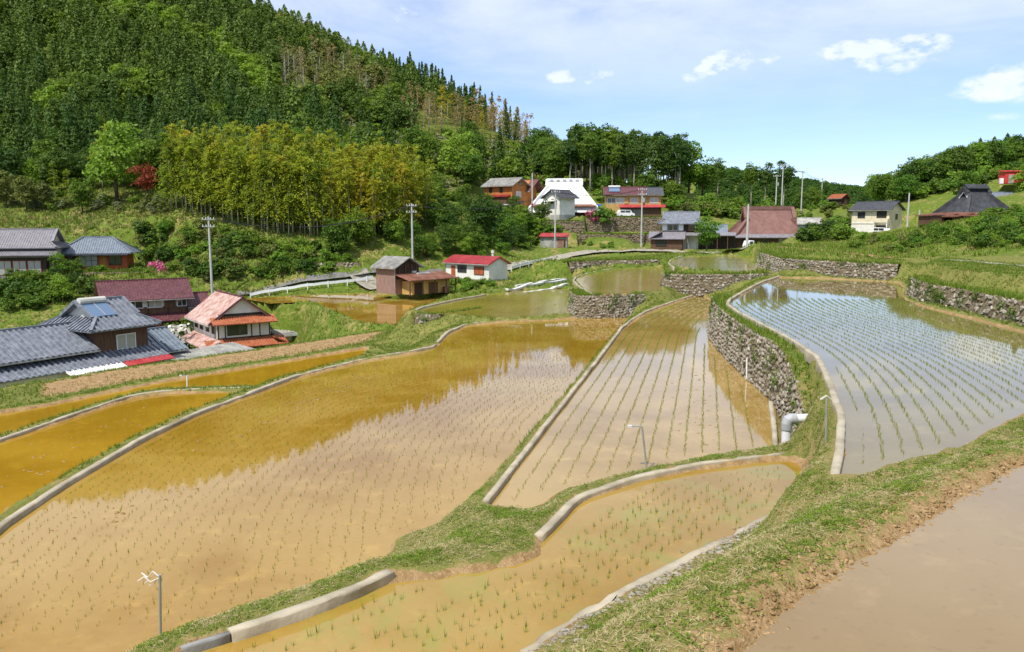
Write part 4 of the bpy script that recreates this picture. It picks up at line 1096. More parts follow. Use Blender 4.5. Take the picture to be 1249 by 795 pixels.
b.wall('wood_dark', -1.9, 1.9, -1.5, 1.5, 0, 2.0, .9); b.gable('tile_orange', -1.9, 1.9, -1.5, 1.5, 2.0, .9, .35, .3, .3, ridge=False); b.door('r', 1.9, 0, 0, 1.0, 1.7, 'wood_brown')
b = Bld('red_shed', 'red_shed', 'bright red metal shed high on the right hillside', 'shed')
b.wall('paint_red', -2.6, 3.4, -1.5, 1.5, 0, 2.1); b.pent('paint_red', 'f', -2.8, 3.6, 1.6, 3.3, 2.5, .3, .3); b.door('f', -1.5, -1.6, 0, .9, 1.6, 'tin_grey'); b.win('f', -1.5, .2, .9, .8, .8, 'paint_red', 'glass_dark', 0); b.box('white_tank', 'paint_white', -3.3, -2.7, -1.2, -.6, 0, 1.0)
b = Bld('blue_roof_shed', 'store_shed', 'low shed with blue-grey roof behind the black roofed house', 'shed')
b.wall('wood_dark', -2.8, 2.8, -1.6, 1.6, 0, 1.9, .8); b.gable('tile_blue', -2.8, 2.8, -1.6, 1.6, 1.9, .8, .4, .3, .3); b.win('f', -1.6, 0, .8, 1.2, .8)
# ------------------------------------------------------------------ foliage meshes
leafmat('leaf_conifer', (.042, .090, .010), (.085, .155, .020), .4)
leafmat('leaf_conifer_pale', (.06, .12, .013), (.11, .19, .025), .35)
leafmat('leaf_bright', (.105, .215, .014), (.18, .31, .03), .45)
leafmat('leaf_mid', (.072, .140, .011), (.135, .225, .02), .42)
leafmat('leaf_dark', (.040, .088, .010), (.08, .150, .017), .4)
leafmat('leaf_olive', (.095, .125, .022), (.165, .19, .04), .35)
leafmat('leaf_grey', (.11, .14, .055), (.20, .22, .11), .3)
leafmat('leaf_bamboo', (.23, .285, .015), (.40, .425, .032), .5)
leafmat('leaf_bamboo_orange', (.30, .285, .016), (.46, .42, .035), .5)
leafmat('leaf_bamboo_green', (.18, .26, .015), (.31, .385, .03), .5)
leafmat('leaf_dead', (.29, .21, .075), (.42, .33, .14), .35)
leafmat('leaf_red', (.15, .028, .014), (.34, .085, .03), .4)
leafmat('flower_pink', (.40, .05, .13), (.58, .17, .26), .3)
leafmat('flower_white', (.60, .58, .50), (.75, .72, .68), .3)
leafmat('grass_green', (.07, .14, .010), (.22, .29, .03), .45)
leafmat('grass_straw', (.26, .19, .07), (.42, .33, .15), .3)
leafmat('weed_leaf', (.11, .19, .012), (.25, .34, .03), .45)
leafmat('straw_litter', (.34, .255, .12), (.56, .46, .27), .2)
leafmat('rice_leaf', (.12, .20, .012), (.20, .30, .025), .4)
surf('bark', (.075, .055, .038), (.14, .105, .075), 3, .9, .5, .1, stretch=(3, 3, .6))
surf('bark_pale', (.26, .235, .19), (.40, .36, .30), 3, .9, .3, .1, stretch=(3, 3, .5))
surf('bamboo_culm', (.24, .235, .14), (.38, .36, .24), 2, .6, .1, .3, stretch=(2, 2, .4))

def cards(P, N, ln, wd, rg, twist=True):
    """leaf-shaped quads at P with normals N; ln and wd are arrays or numbers"""
    n = len(P)
    N = N / (np.linalg.norm(N, axis=1)[:, None] + 1e-9)
    a = rg.normal(size=(n, 3)) if twist is True else twist
    U = a - (a * N).sum(1)[:, None] * N; U /= np.linalg.norm(U, axis=1)[:, None] + 1e-9
    W = np.cross(N, U)
    ln = np.broadcast_to(ln, n)[:, None] * rg.uniform(.7, 1.3, (n, 1)); wd = np.broadcast_to(wd, n)[:, None] * rg.uniform(.7, 1.3, (n, 1))
    V = np.stack([P - U * ln * .5, P + W * wd * .5 + U * ln * .05, P + U * ln * .5, P - W * wd * .5 + U * ln * .05], 1).reshape(-1, 3)
    return V, np.arange(4 * n).reshape(n, 4)
def crown_clumps(rg, cen, rad, nclump, per, leaf, flat=.8, fill=.35):
    """clumped broadleaf crown: leaf positions and normals"""
    P, N = [], []
    cen = np.array(cen); rad = np.array(rad)
    for _ in range(nclump):
        d = rg.normal(size=3); d /= np.linalg.norm(d); d[2] = d[2] * .95 + .05
        c = cen + d * rad * rg.uniform(.5, .95)
        r = rad.mean() * rg.uniform(.24, .42)
        q = rg.normal(size=(per, 3)); q /= np.linalg.norm(q, axis=1)[:, None]
        q[:, 2] = np.where(q[:, 2] < -.2, -q[:, 2] * .5, q[:, 2])
        P.append(c + q * r * rg.uniform(.75, 1.1, (per, 1)) * np.array([1, 1, flat]))
        N.append(q + rg.normal(0, .45, (per, 3)) + np.array([0, 0, .35]))
    k = int(nclump * per * fill)
    q = rg.normal(size=(k, 3)); q /= np.linalg.norm(q, axis=1)[:, None]
    P.append(cen + q * rad * rg.uniform(.3, .85, (k, 1))); N.append(q + rg.normal(0, .6, (k, 3)))
    P, N = np.vstack(P), np.vstack(N)
    return cards(P, N, leaf, leaf * .72, rg)
def limbs(rg, h, r, cen, rad, n=6, bark='bark', lean=.04):
    mb = MB()
    top = (rg.normal(0, lean * h), rg.normal(0, lean * h), h)
    mb.tube([(0, 0, -.4), (top[0] * .2, top[1] * .2, h * .35), (top[0] * .6, top[1] * .6, h * .7), top], [r * 1.25, r, r * .75, r * .3], 7)
    for i in range(n):
        a = 2 * math.pi * i / n + rg.uniform(-.4, .4); z0 = h * rg.uniform(.45, .85)
        e = (cen[0] + math.cos(a) * rad[0] * .7, cen[1] + math.sin(a) * rad[1] * .7, cen[2] + rg.uniform(-.3, .5) * rad[2])
        s = (top[0] * z0 / h, top[1] * z0 / h, z0)
        m = tuple((s[j] + e[j]) / 2 + (0, 0, .12 * h)[j] * .5 for j in range(3))
        mb.tube([s, m, e], [r * .5, r * .34, r * .12], 5)
    return mb.mesh('trunk', MATS[bark], True)
SP = {}       # species -> list of (crown mesh, trunk mesh)
def quads(name, VF, mat): return mesh_np(name, VF[0], VF[1], MATS[mat])
for sp, mat, n in (('broad_bright', 'leaf_bright', 4), ('broad_mid', 'leaf_mid', 4), ('broad_dark', 'leaf_dark', 4), ('broad_olive', 'leaf_olive', 3)):
    SP[sp] = []
    for i in range(n):
        rg = np.random.default_rng(100 + i * 7 + len(sp)); cen, rad = (0, 0, 4.3), (2.7 + .4 * i % .9, 2.7, 3.5)
        SP[sp].append((quads('crown', crown_clumps(rg, cen, rad, 34, 46, .42), mat), limbs(rg, 5.2, .17, cen, rad)))
for sp, mat in (('bush_bright', 'leaf_bright'), ('bush_mid', 'leaf_mid'), ('bush_dark', 'leaf_dark'), ('bush_olive', 'leaf_olive'), ('bush_grey', 'leaf_grey')):
    SP[sp] = []
    for i in range(3):
        rg = np.random.default_rng(300 + i * 5 + len(sp)); cen, rad = (0, 0, .75), (1.15, 1.15, .95)
        SP[sp].append((quads('foliage', crown_clumps(rg, cen, rad, 15, 30, .27, fill=.25), mat), limbs(rg, .9, .05, cen, rad, 5)))
SP['maple_red'] = [(quads('crown', crown_clumps(np.random.default_rng(5), (0, 0, 3.9), (1.9, 1.9, 2.6), 30, 40, .26, fill=.4), 'leaf_red'), limbs(np.random.default_rng(5), 4.4, .12, (0, 0, 3.9), (1.9, 1.9, 2.6)))]
SP['azalea_pink'] = [(quads('blossom', crown_clumps(np.random.default_rng(6), (0, 0, .7), (1.0, 1.0, .8), 14, 30, .2), 'flower_pink'), limbs(np.random.default_rng(6), .8, .05, (0, 0, .7), (1, 1, .8), 5))]
SP['bush_white'] = [(quads('blossom', crown_clumps(np.random.default_rng(8), (0, 0, .8), (1.0, 1.0, .8), 12, 20, .2), 'flower_white'), limbs(np.random.default_rng(8), .8, .05, (0, 0, .7), (1, 1, .8), 5))]
def conifer_cards(rg, h, z0, R_, n, leaf, tp=3.0):
    t = rg.uniform(0, 1, n) ** 1.25
    z = z0 + (h - z0) * t
    prof = R_ * np.clip(1 - t ** tp, .04, 1) ** .8 * (.82 + .18 * np.sin(t * 60 + rg.uniform(0, 6)))
    a = rg.uniform(0, 2 * math.pi, n)
    lump = .78 + .22 * np.sin(a * 3 + t * 9 + rg.uniform(0, 6))
    r = prof * lump * rg.uniform(.35, 1, n) ** .4
    P = np.stack([r * np.cos(a), r * np.sin(a), z - r * .22], 1)
    N = np.stack([np.cos(a) * .75, np.sin(a) * .75, np.full(n, .75)], 1) + rg.normal(0, .35, (n, 3))
    out = np.stack([np.cos(a), np.sin(a), np.full(n, -.45)], 1) + rg.normal(0, .25, (n, 3))
    return cards(P, N, leaf, leaf * .5, rg, out)
def trunk_mesh(h, r, bark): return MB().tube([(0, 0, -.5), (.03 * h, 0, h * .5), (0, .02 * h, h)], [r * 1.2, r, r * .3], 6).mesh('trunk', MATS[bark], True)
for sp, mat in (('conifer', 'leaf_conifer'), ('conifer_pale', 'leaf_conifer_pale')):
    SP[sp] = []
    for i in range(4):
        rg = np.random.default_rng(500 + i + len(sp))
        hh = 8.6 + i * .55
        SP[sp].append((quads('crown', conifer_cards(rg, hh, .6, 2.45 + .18 * i, 900, .58), mat), trunk_mesh(hh - .6, .16, 'bark')))
SP['spire_conifer'] = [(quads('crown', conifer_cards(np.random.default_rng(560 + i), 10.5 + i * .8, .8, 1.9, 700, .6, 1.3), 'leaf_conifer'), trunk_mesh(9.5, .15, 'bark')) for i in range(3)]
SP['tall_conifer'] = []; SP['grove_tree'] = []
for i in range(3):
    rg = np.random.default_rng(540 + i)
    SP['tall_conifer'].append((quads('crown', conifer_cards(rg, 13, 5.2, 2.3, 700, .75), 'leaf_conifer'), trunk_mesh(12.4, .2, 'bark_pale')))
    cen, rad = (0, 0, 9.2), (2.3, 2.3, 3.6)
    SP['grove_tree'].append((quads('crown', crown_clumps(rg, cen, rad, 34, 50, .4), 'leaf_dark' if i else 'leaf_mid'), limbs(rg, 10.5, .16, cen, rad, 5, 'bark_pale')))
def bamboo(rg, h, mat, dense=1.0, leafy=.42):
    bend = rg.uniform(.4, 1.5); a0 = rg.uniform(0, 6.28)
    def axis_(t): return np.stack([np.cos(a0) * bend * t ** 3, np.sin(a0) * bend * t ** 3, h * t - .25 * bend * t ** 4], -1)
    ts = np.linspace(0, 1, 7)
    tr = MB().tube([tuple(p) for p in axis_(ts)], [.075, .073, .068, .06, .045, .028, .01], 5).mesh('culm', MATS['bamboo_culm'], True)
    n = int(900 * dense); k = int(44)
    tb = rg.uniform(leafy, 1, k); ang = rg.uniform(0, 6.28, k); ln = (2.15 * (1 - (tb - leafy) / (1 - leafy)) ** .6 + .45) * rg.uniform(.6, 1.1, k)
    bi = rg.integers(0, k, n); f = rg.uniform(.1, 1, n)
    base = axis_(tb[bi]); r = ln[bi] * f
    P = base + np.stack([np.cos(ang[bi]) * r, np.sin(ang[bi]) * r, .25 * r - .30 * r * r], 1) + rg.normal(0, .13, (n, 3))
    out = np.stack([np.cos(ang[bi]), np.sin(ang[bi]), np.full(n, -.5)], 1) + rg.normal(0, .4, (n, 3))
    N = np.stack([np.cos(ang[bi]) * .3, np.sin(ang[bi]) * .3, np.ones(n)], 1) + rg.normal(0, .5, (n, 3))
    return (quads('leaves', cards(P, N, .38, .15, rg, out), mat), tr)
for sp, mat, d in (('bamboo', 'leaf_bamboo', 1.0), ('bamboo_orange', 'leaf_bamboo_orange', 1.0), ('bamboo_green', 'leaf_bamboo_green', 1.0), ('bamboo_dead', 'leaf_dead', .6)):
    SP[sp] = [bamboo(np.random.default_rng(700 + i + len(sp)), 9.2 + .5 * i, mat, d, .24) for i in range(4)]
def bare(rg, h):
    mb = MB(); mb.tube([(0, 0, -.3), (.1, 0, h * .5), (0, .1, h)], [.11, .09, .03], 5)
    for i in range(7):
        z = h * rg.uniform(.4, .95); a = rg.uniform(0, 6.28); l = rg.uniform(.5, 1.3)
        mb.tube([(0, 0, z), (math.cos(a) * l, math.sin(a) * l, z + l * .7)], [.04, .012], 4)
    rg2 = np.random.default_rng(1)
    P = np.stack([rg.normal(0, .7, 60), rg.normal(0, .7, 60), rg.uniform(h * .5, h, 60)], 1)
    return (quads('crown', cards(P, rg.normal(size=(60, 3)), .4, .25, rg), 'leaf_grey'), mb.mesh('trunk', MATS['bark_pale'], True))
SP['bare_tree'] = [bare(np.random.default_rng(900 + i), 7 + i) for i in range(3)]

NAME = {'broad_bright': ('leafy_tree', 'tree'), 'broad_mid': ('leafy_tree', 'tree'), 'broad_dark': ('leafy_tree', 'tree'), 'broad_olive': ('leafy_tree', 'tree'),
        'bush_bright': ('bush', 'bush'), 'bush_mid': ('bush', 'bush'), 'bush_dark': ('bush', 'bush'), 'bush_olive': ('bush', 'bush'), 'bush_grey': ('bush', 'bush'), 'bush_white': ('flowering_bush', 'bush'),
        'maple_red': ('maple_tree', 'tree'), 'azalea_pink': ('azalea_bush', 'bush'), 'conifer': ('conifer_tree', 'tree'), 'conifer_pale': ('conifer_tree', 'tree'), 'tall_conifer': ('conifer_tree', 'tree'), 'spire_conifer': ('conifer_tree', 'tree'),
        'grove_tree': ('leafy_tree', 'tree'), 'bamboo': ('bamboo', 'bamboo'), 'bamboo_orange': ('bamboo', 'bamboo'), 'bamboo_green': ('bamboo', 'bamboo'), 'bamboo_dead': ('bamboo', 'bamboo'), 'bare_tree': ('bare_tree', 'tree')}
PR_ = random.Random(21)
POOL = []
def plant(sp, loc, sc=1.0, label=None, group=None, parts=True, zs=1.0):
    cr, tr = PR_.choice(SP[sp]); nm, cat = NAME[sp]
    r = PR_.uniform(0, 6.28); s = (sc, sc, sc * zs)
    if parts:
        o = empty(nm, loc, r); o.scale = s
        link(cr.name.split('.')[0], cr, o); link(tr.name.split('.')[0], tr, o)
    else:
        o = link(nm, cr, loc=loc, rz=r, sc=s)
    return tag(o, label, cat, group)
def in_poly(px, py, poly):
    return poly_sd(np.array([[px, py]], float), np.array(poly, float))[0] < 0
def fill_px(poly, n, choices, sc, label, group, parts=True, dmin=40, zs=1.0, spacing=0.0):
    """spread n plants over the ground that the photograph shows inside an outline"""
    P = np.array(poly, float); lo, hi = P.min(0), P.max(0); done = 0; pts = []
    for _ in range(n * 12):
        if done >= n: break
        q = (PR_.uniform(lo[0], hi[0]), PR_.uniform(lo[1], hi[1]))
        if not in_poly(*q, poly): continue
        g = ground_at(*q, dmin)
        if g is None: continue
        if spacing and any((g[0] - a) ** 2 + (g[1] - b_) ** 2 < spacing ** 2 for a, b_ in pts): continue
        sp = PR_.choice(choices); pts.append((g[0], g[1]))
        if sp.startswith('bush'):
            POOL.append((PR_.uniform(*sc), sp, g, label, group)); done += 1; continue
        plant(sp, (g[0], g[1], g[2] - .05), PR_.uniform(*sc), label.get(sp, label['']) if isinstance(label, dict) else label, group, parts, zs); done += 1

# ------------------------------------------------------------------ forest on the big hillside
def dist_poly(px, py, pl):
    P = np.array(pl, float); d = 1e9
    for a, b_ in zip(P[:-1], P[1:]):
        e = b_ - a; t = np.clip(((np.array([px, py]) - a) @ e) / (e @ e), 0, 1); d = min(d, np.linalg.norm(np.array([px, py]) - a - t * e))
    return d
SHRUB = [(400,128),(440,160),(500,168),(560,172),(620,178),(690,184),(705,226),(640,226),(590,218),(560,244),(505,262),(478,205),(430,178),(395,150)]
DEADB = [(480,162),(492,132),(560,148),(640,164),(690,176),(690,184),(600,180),(540,172)]
BAREZ = [(338,125),(345,85),(395,78),(450,104),(480,130),(420,132)]
LEAFY = [(380,158),(378,128),(430,118),(482,128),(500,166),(470,172),(425,160)]
PALE = [(395,70),(330,45),(400,40),(450,60),(470,95),(440,100)]
GROVEZ = [(690,236),(700,205),(760,205),(830,232),(858,246),(790,243),(740,238)]
forest = []
fr = np.random.default_rng(77)
xs, ys = np.meshgrid(np.arange(-235, 62, 3.5), np.arange(146, 345, 3.9))
for x, y in zip(xs.ravel(), ys.ravel()):
    x += fr.uniform(-1.6, 1.6) + (2 if int(y / 3.9) % 2 else 0); y += fr.uniform(-1.7, 1.7)
    z = float(Hg(x, y)); px, py = to_pix(x, y, z)
    if px < -70 or px > 860 or py < -75 or z < 2.5: continue
    if px < 520 and py > 238 - .02 * px: continue
    if y > 200 and z < 9: continue
    if in_poly(px, py, SHRUB):
        sp = 'shrub'
    elif in_poly(px, py, DEADB): sp = fr.choice(['bamboo_dead', 'bamboo_dead', 'bamboo_dead', 'bamboo_orange', 'bare_tree', 'conifer'])
    elif in_poly(px, py, BAREZ): sp = fr.choice(['bare_tree', 'bare_tree', 'bare_tree', 'bamboo_dead', 'broad_olive'])
    elif in_poly(px, py, LEAFY): sp = fr.choice(['broad_dark', 'broad_mid', 'broad_mid'])
    elif in_poly(px, py, PALE): sp = fr.choice(['broad_mid', 'broad_olive', 'conifer_pale'])
    elif in_poly(px, py, GROVEZ): sp = 'grove'
    elif dist_poly(px, py, [(60,-5),(130,30),(210,45),(290,95),(330,118)]) < 13: sp = fr.choice(['broad_bright', 'broad_mid', 'conifer_pale'])
    elif px > 505 and py > 232: sp = 'none'
    elif px > 690 and y < 200: sp = 'none'
    elif px > 640 and py > 186: sp = 'shrub'
    else: sp = fr.choice(['conifer', 'conifer', 'conifer', 'conifer', 'conifer_pale', fr.choice(['broad_dark', 'broad_mid'])])
    if sp in ('conifer', 'conifer_pale') and math.sin(x * .075 + 1.1 * math.sin(y * .05)) * math.cos(y * .062 + x * .03) > .42 and px < 460: sp = fr.choice(['broad_mid', 'broad_dark', 'conifer_pale', 'broad_bright', 'broad_dark'])
    if sp == 'conifer' and px > 425 and fr.uniform() < .75: sp = 'spire_conifer'
    if sp in ('none',): continue
    if sp == 'shrub':
        for _ in range(2):
            xx, yy = x + fr.uniform(-2, 2), y + fr.uniform(-2, 2)
            forest.append((y - 60, fr.choice(['bush_grey', 'bush_olive', 'bush_mid', 'bush_bright']), xx, yy, float(Hg(xx, yy)), fr.uniform(1.0, 1.9)))
        continue
    if sp == 'grove':
        sp = fr.choice(['grove_tree', 'grove_tree', 'grove_tree', 'tall_conifer']); sc = fr.uniform(.82, 1.1)
    else: sc = fr.uniform(.6, 1.28) * (1.0 if 'conifer' in sp else .95)
    forest.append((y - (70 if sp.startswith(('grove', 'tall')) else 0), sp, x, y, z, sc))
FL = {'conifer': ('dark green conifer in the dense plantation on the big hillside', 'conifers of the hillside plantation'),
      'spire_conifer': ('pointed dark conifer near the ridge line of the big hill', 'pointed conifers along the ridge'),
      'conifer_pale': ('paler green conifer among the dark plantation on the big hillside', 'paler conifers of the hillside plantation'),
      'broad': ('rounded broadleaf tree among the conifers of the big hillside', 'broadleaf trees in the hillside forest'),
      'bush': ('low shrub on the open slope between the bamboo and the ridge', 'shrubs on the open hillside'),
      'bamboo': ('withered tawny bamboo on the upper slope below the ridge', 'withered bamboo on the hillside'),
      'bare_tree': ('pale bare-stemmed tree on the upper slope of the big hill', 'bare trees on the hillside'),
      'grove_tree': ('tall tree with pale trunk in the dark grove behind the yellow house', 'trees of the grove above the village'),
      'tall_conifer': ('tall narrow conifer in the dark grove behind the yellow house', 'conifers of the grove above the village')}
forest.sort()
cnt = {}; rest = []
for _, sp, x, y, z, sc in forest:
    k = sp if sp in FL else sp.split('_')[0]
    px, py = to_pix(x, y, z)
    lim = {'conifer': 180, 'spire_conifer': 40, 'conifer_pale': 40, 'broad': 60, 'bush': 0, 'grove_tree': 60, 'tall_conifer': 25, 'bamboo': 60, 'bare_tree': 30}[k]
    if cnt.get(k, 0) < lim and -25 < px < 1249 and py > -25:
        cnt[k] = cnt.get(k, 0) + 1
        plant(sp, (x, y, z - .1), sc, FL[k][0], FL[k][1], parts=k in ('grove_tree', 'tall_conifer', 'bare_tree', 'bamboo'))
    else: rest.append((sp, x, y, z, sc))
_cache = {}
def mesh_arrays(me):
    if me.name not in _cache:
        v = np.empty(len(me.vertices) * 3, np.float32); me.vertices.foreach_get('co', v)
        f = np.empty(len(me.loops), np.int32); me.loops.foreach_get('vertex_index', f)
        _cache[me.name] = (v.reshape(-1, 3), f.reshape(-1, 4), me.materials[0])
    return _cache[me.name]
def merge_stuff(name, items, keep=.5):
    """trees that read as one mass: a single mesh, leaf clusters thinned and enlarged"""
    out = {}
    for sp, x, y, z, sc in items:
        cr = PR_.choice(SP[sp])[0]; v, f, mt = mesh_arrays(cr)
        m = fr.uniform(size=len(f)) < keep
        q = v.reshape(-1, 4, 3)[m]; c = q.mean(1, keepdims=True); q = c + (q - c) * (1 / math.sqrt(keep))
        a = fr.uniform(0, 6.28); ca, sa = math.cos(a), math.sin(a)
        w_ = np.stack([q[..., 0] * ca - q[..., 1] * sa, q[..., 0] * sa + q[..., 1] * ca, q[..., 2]], -1) * sc + np.array([x, y, z - .1])
        out.setdefault(mt.name, []).append(w_.reshape(-1, 3))
    V, mi, mats = [], [], []
    for i, (k, L_) in enumerate(out.items()):
        a = np.vstack(L_); V.append(a); mi.append(np.full(len(a) // 4, i, np.int32)); mats.append(k)
    V = np.vstack(V); me = mesh_np(name, V, np.arange(len(V)).reshape(-1, 4), None)
    for k in mats: me.materials.append(MATS[k])
    me.polygons.foreach_set('material_index', np.concatenate(mi))
    return tag(link(name, me), kind='stuff')
merge_stuff('forest', rest)
# wooded ridge that closes the valley far behind
far = []
for _ in range(2600):
    x, y = fr.uniform(20, 420), fr.uniform(430, 650); z = float(Hg(x, y)); px, py = to_pix(x, y, z)
    if 830 < px < 1080 and py < 262: far.append((fr.choice(['broad_mid', 'broad_dark', 'broad_mid']), x, y, z, fr.uniform(.75, 1.05)))
if far: merge_stuff('far_wood', far, .2)
# ------------------------------------------------------------------ single trees and bushes one can pick out
BASE_H = {'broad': 8.0, 'bush': 1.75, 'maple': 6.3, 'azalea': 1.5, 'conifer': 10.5, 'tall': 13.0, 'grove': 12.6, 'bamboo': 9.7, 'bare': 8.0}
def tree_at(sp, px, D, topy, label, zs=1.0):
    x = atd(px, 300, D)[0]; z = float(Hg(x, D)); top = atd(px, topy, D)[2]
    plant(sp, (x, D, z - .05), max(.15, (top - z) / BASE_H[sp.split('_')[0]] / zs), label, zs=zs)
for a in [
 ('broad_bright', 146, 138, 148, 'big bright green tree left of the red-leaved maple'),
 ('maple_red', 183, 130, 194, 'red-leaved maple at the left end of the bamboo grove'),
 ('broad_mid', 104, 134, 214, 'dense dark green tree in front of the bright big one'),
 ('broad_olive', 12, 139, 208, 'small olive-green tree at the very left edge below the forest'),
 ('broad_olive', 36, 137, 213, 'second small olive-green tree from the left below the forest'),
 ('broad_olive', 57, 138, 219, 'third small olive-green tree from the left below the forest'),
 ('bamboo_green', 72, 144, 200, 'yellow-green bamboo clump above the small olive trees'),
 ('bamboo_green', 90, 143, 203, 'yellowish bamboo leaning beside the dense dark tree'),
 ('bamboo', 130, 150, 150, 'pale bamboo rising behind the big bright tree'),
 ('broad_mid', 789, 176, 207, 'round green tree just behind the ochre house'),
 ('broad_bright', 838, 197, 172, 'large bright green tree at the right end of the grove'),
 ('broad_mid', 818, 200, 178, 'green tree at the grove edge left of the large bright one'),
 ('broad_mid', 855, 200, 190, 'smaller green tree right of the large bright one'),
 ('grove_tree', 873, 206, 194, 'single slender dark tree right of the grove'),
 ('grove_tree', 914, 214, 199, 'left one of the pair of dark tall trees behind the brown roof'),
 ('grove_tree', 931, 212, 198, 'right one of the pair of dark tall trees behind the brown roof'),
 ('grove_tree', 953, 208, 195, 'tall dark tree beside the two tall poles'),
 ('broad_mid', 992, 235, 226, 'green tree on the saddle left of the small hut'),
 ('broad_mid', 974, 238, 232, 'low green tree on the saddle by the pole'),
 ('broad_bright', 1101, 162, 210, 'light green tree behind the cream house'),
 ('broad_mid', 1085, 168, 222, 'green tree left of the light green one behind the cream house'),
 ('broad_mid', 1174, 142, 205, 'round bushy tree behind the black roof'),
 ('broad_bright', 1249, 146, 196, 'bright tree at the right edge above the red shed'),
 ('broad_bright', 862, 131, 263, 'small airy tree on the verge before the grey tiled house'),
 ('broad_dark', 592, 131, 236, 'dark tree with bare trunk on the slope below the orange house'),
 ('broad_mid', 545, 128, 250, 'green tree on the slope right of the bamboo'),
 ('broad_dark', 662, 152, 242, 'dark round tree beside the storehouse'),
 ('broad_mid', 436, 117, 250, 'green tree at the right foot of the bamboo grove'),
 ('broad_mid', 412, 114, 262, 'low green tree under the bamboo grove'),
 ('broad_bright', 563, 176, 160, 'bright young tree standing alone on the upper slope'),
 ('broad_dark', 1008, 137, 265, 'dark rounded tree right of the brown roof'),
 ('broad_mid', 212, 86, 384, 'leafy garden tree between the maroon and the pink roof'),
 ('bush_white', 204, 82, 388, 'white flowering bush by the pink roof'),
 ('broad_bright', 70, 104, 306, 'bright green shrub tree between the two upper left houses'),
 ('broad_mid', 92, 104, 312, 'smaller shrub at the corner of the small cottage'),
 ('azalea_pink', 192, 109, 316, 'pink azalea below the bamboo slope'),
 ('azalea_pink', 183, 109.5, 321, 'second smaller pink azalea beside the cottage'),
 ('broad_bright', 72, 97, 334, 'young bright tree below the porch house wall'),
 ('azalea_pink', 722, 158, 254, 'pink azalea on the terrace by the white roof'),
 ('bush_bright', 735, 158, 248, 'yellow-green shrub beside the pink azalea'),
 ('tall_conifer', 1203, 182, 166, 'tall dark conifer with bare trunk on the right hill'),
 ('tall_conifer', 1218, 180, 162, 'taller conifer second from the right edge of the hill'),
 ('tall_conifer', 1248, 176, 146, 'tallest conifer at the right edge of the hill'),
 ('tall_conifer', 1186, 186, 168, 'spreading pine with bare trunk on the right hill skyline'),
]: tree_at(*a)
G = lambda s: s
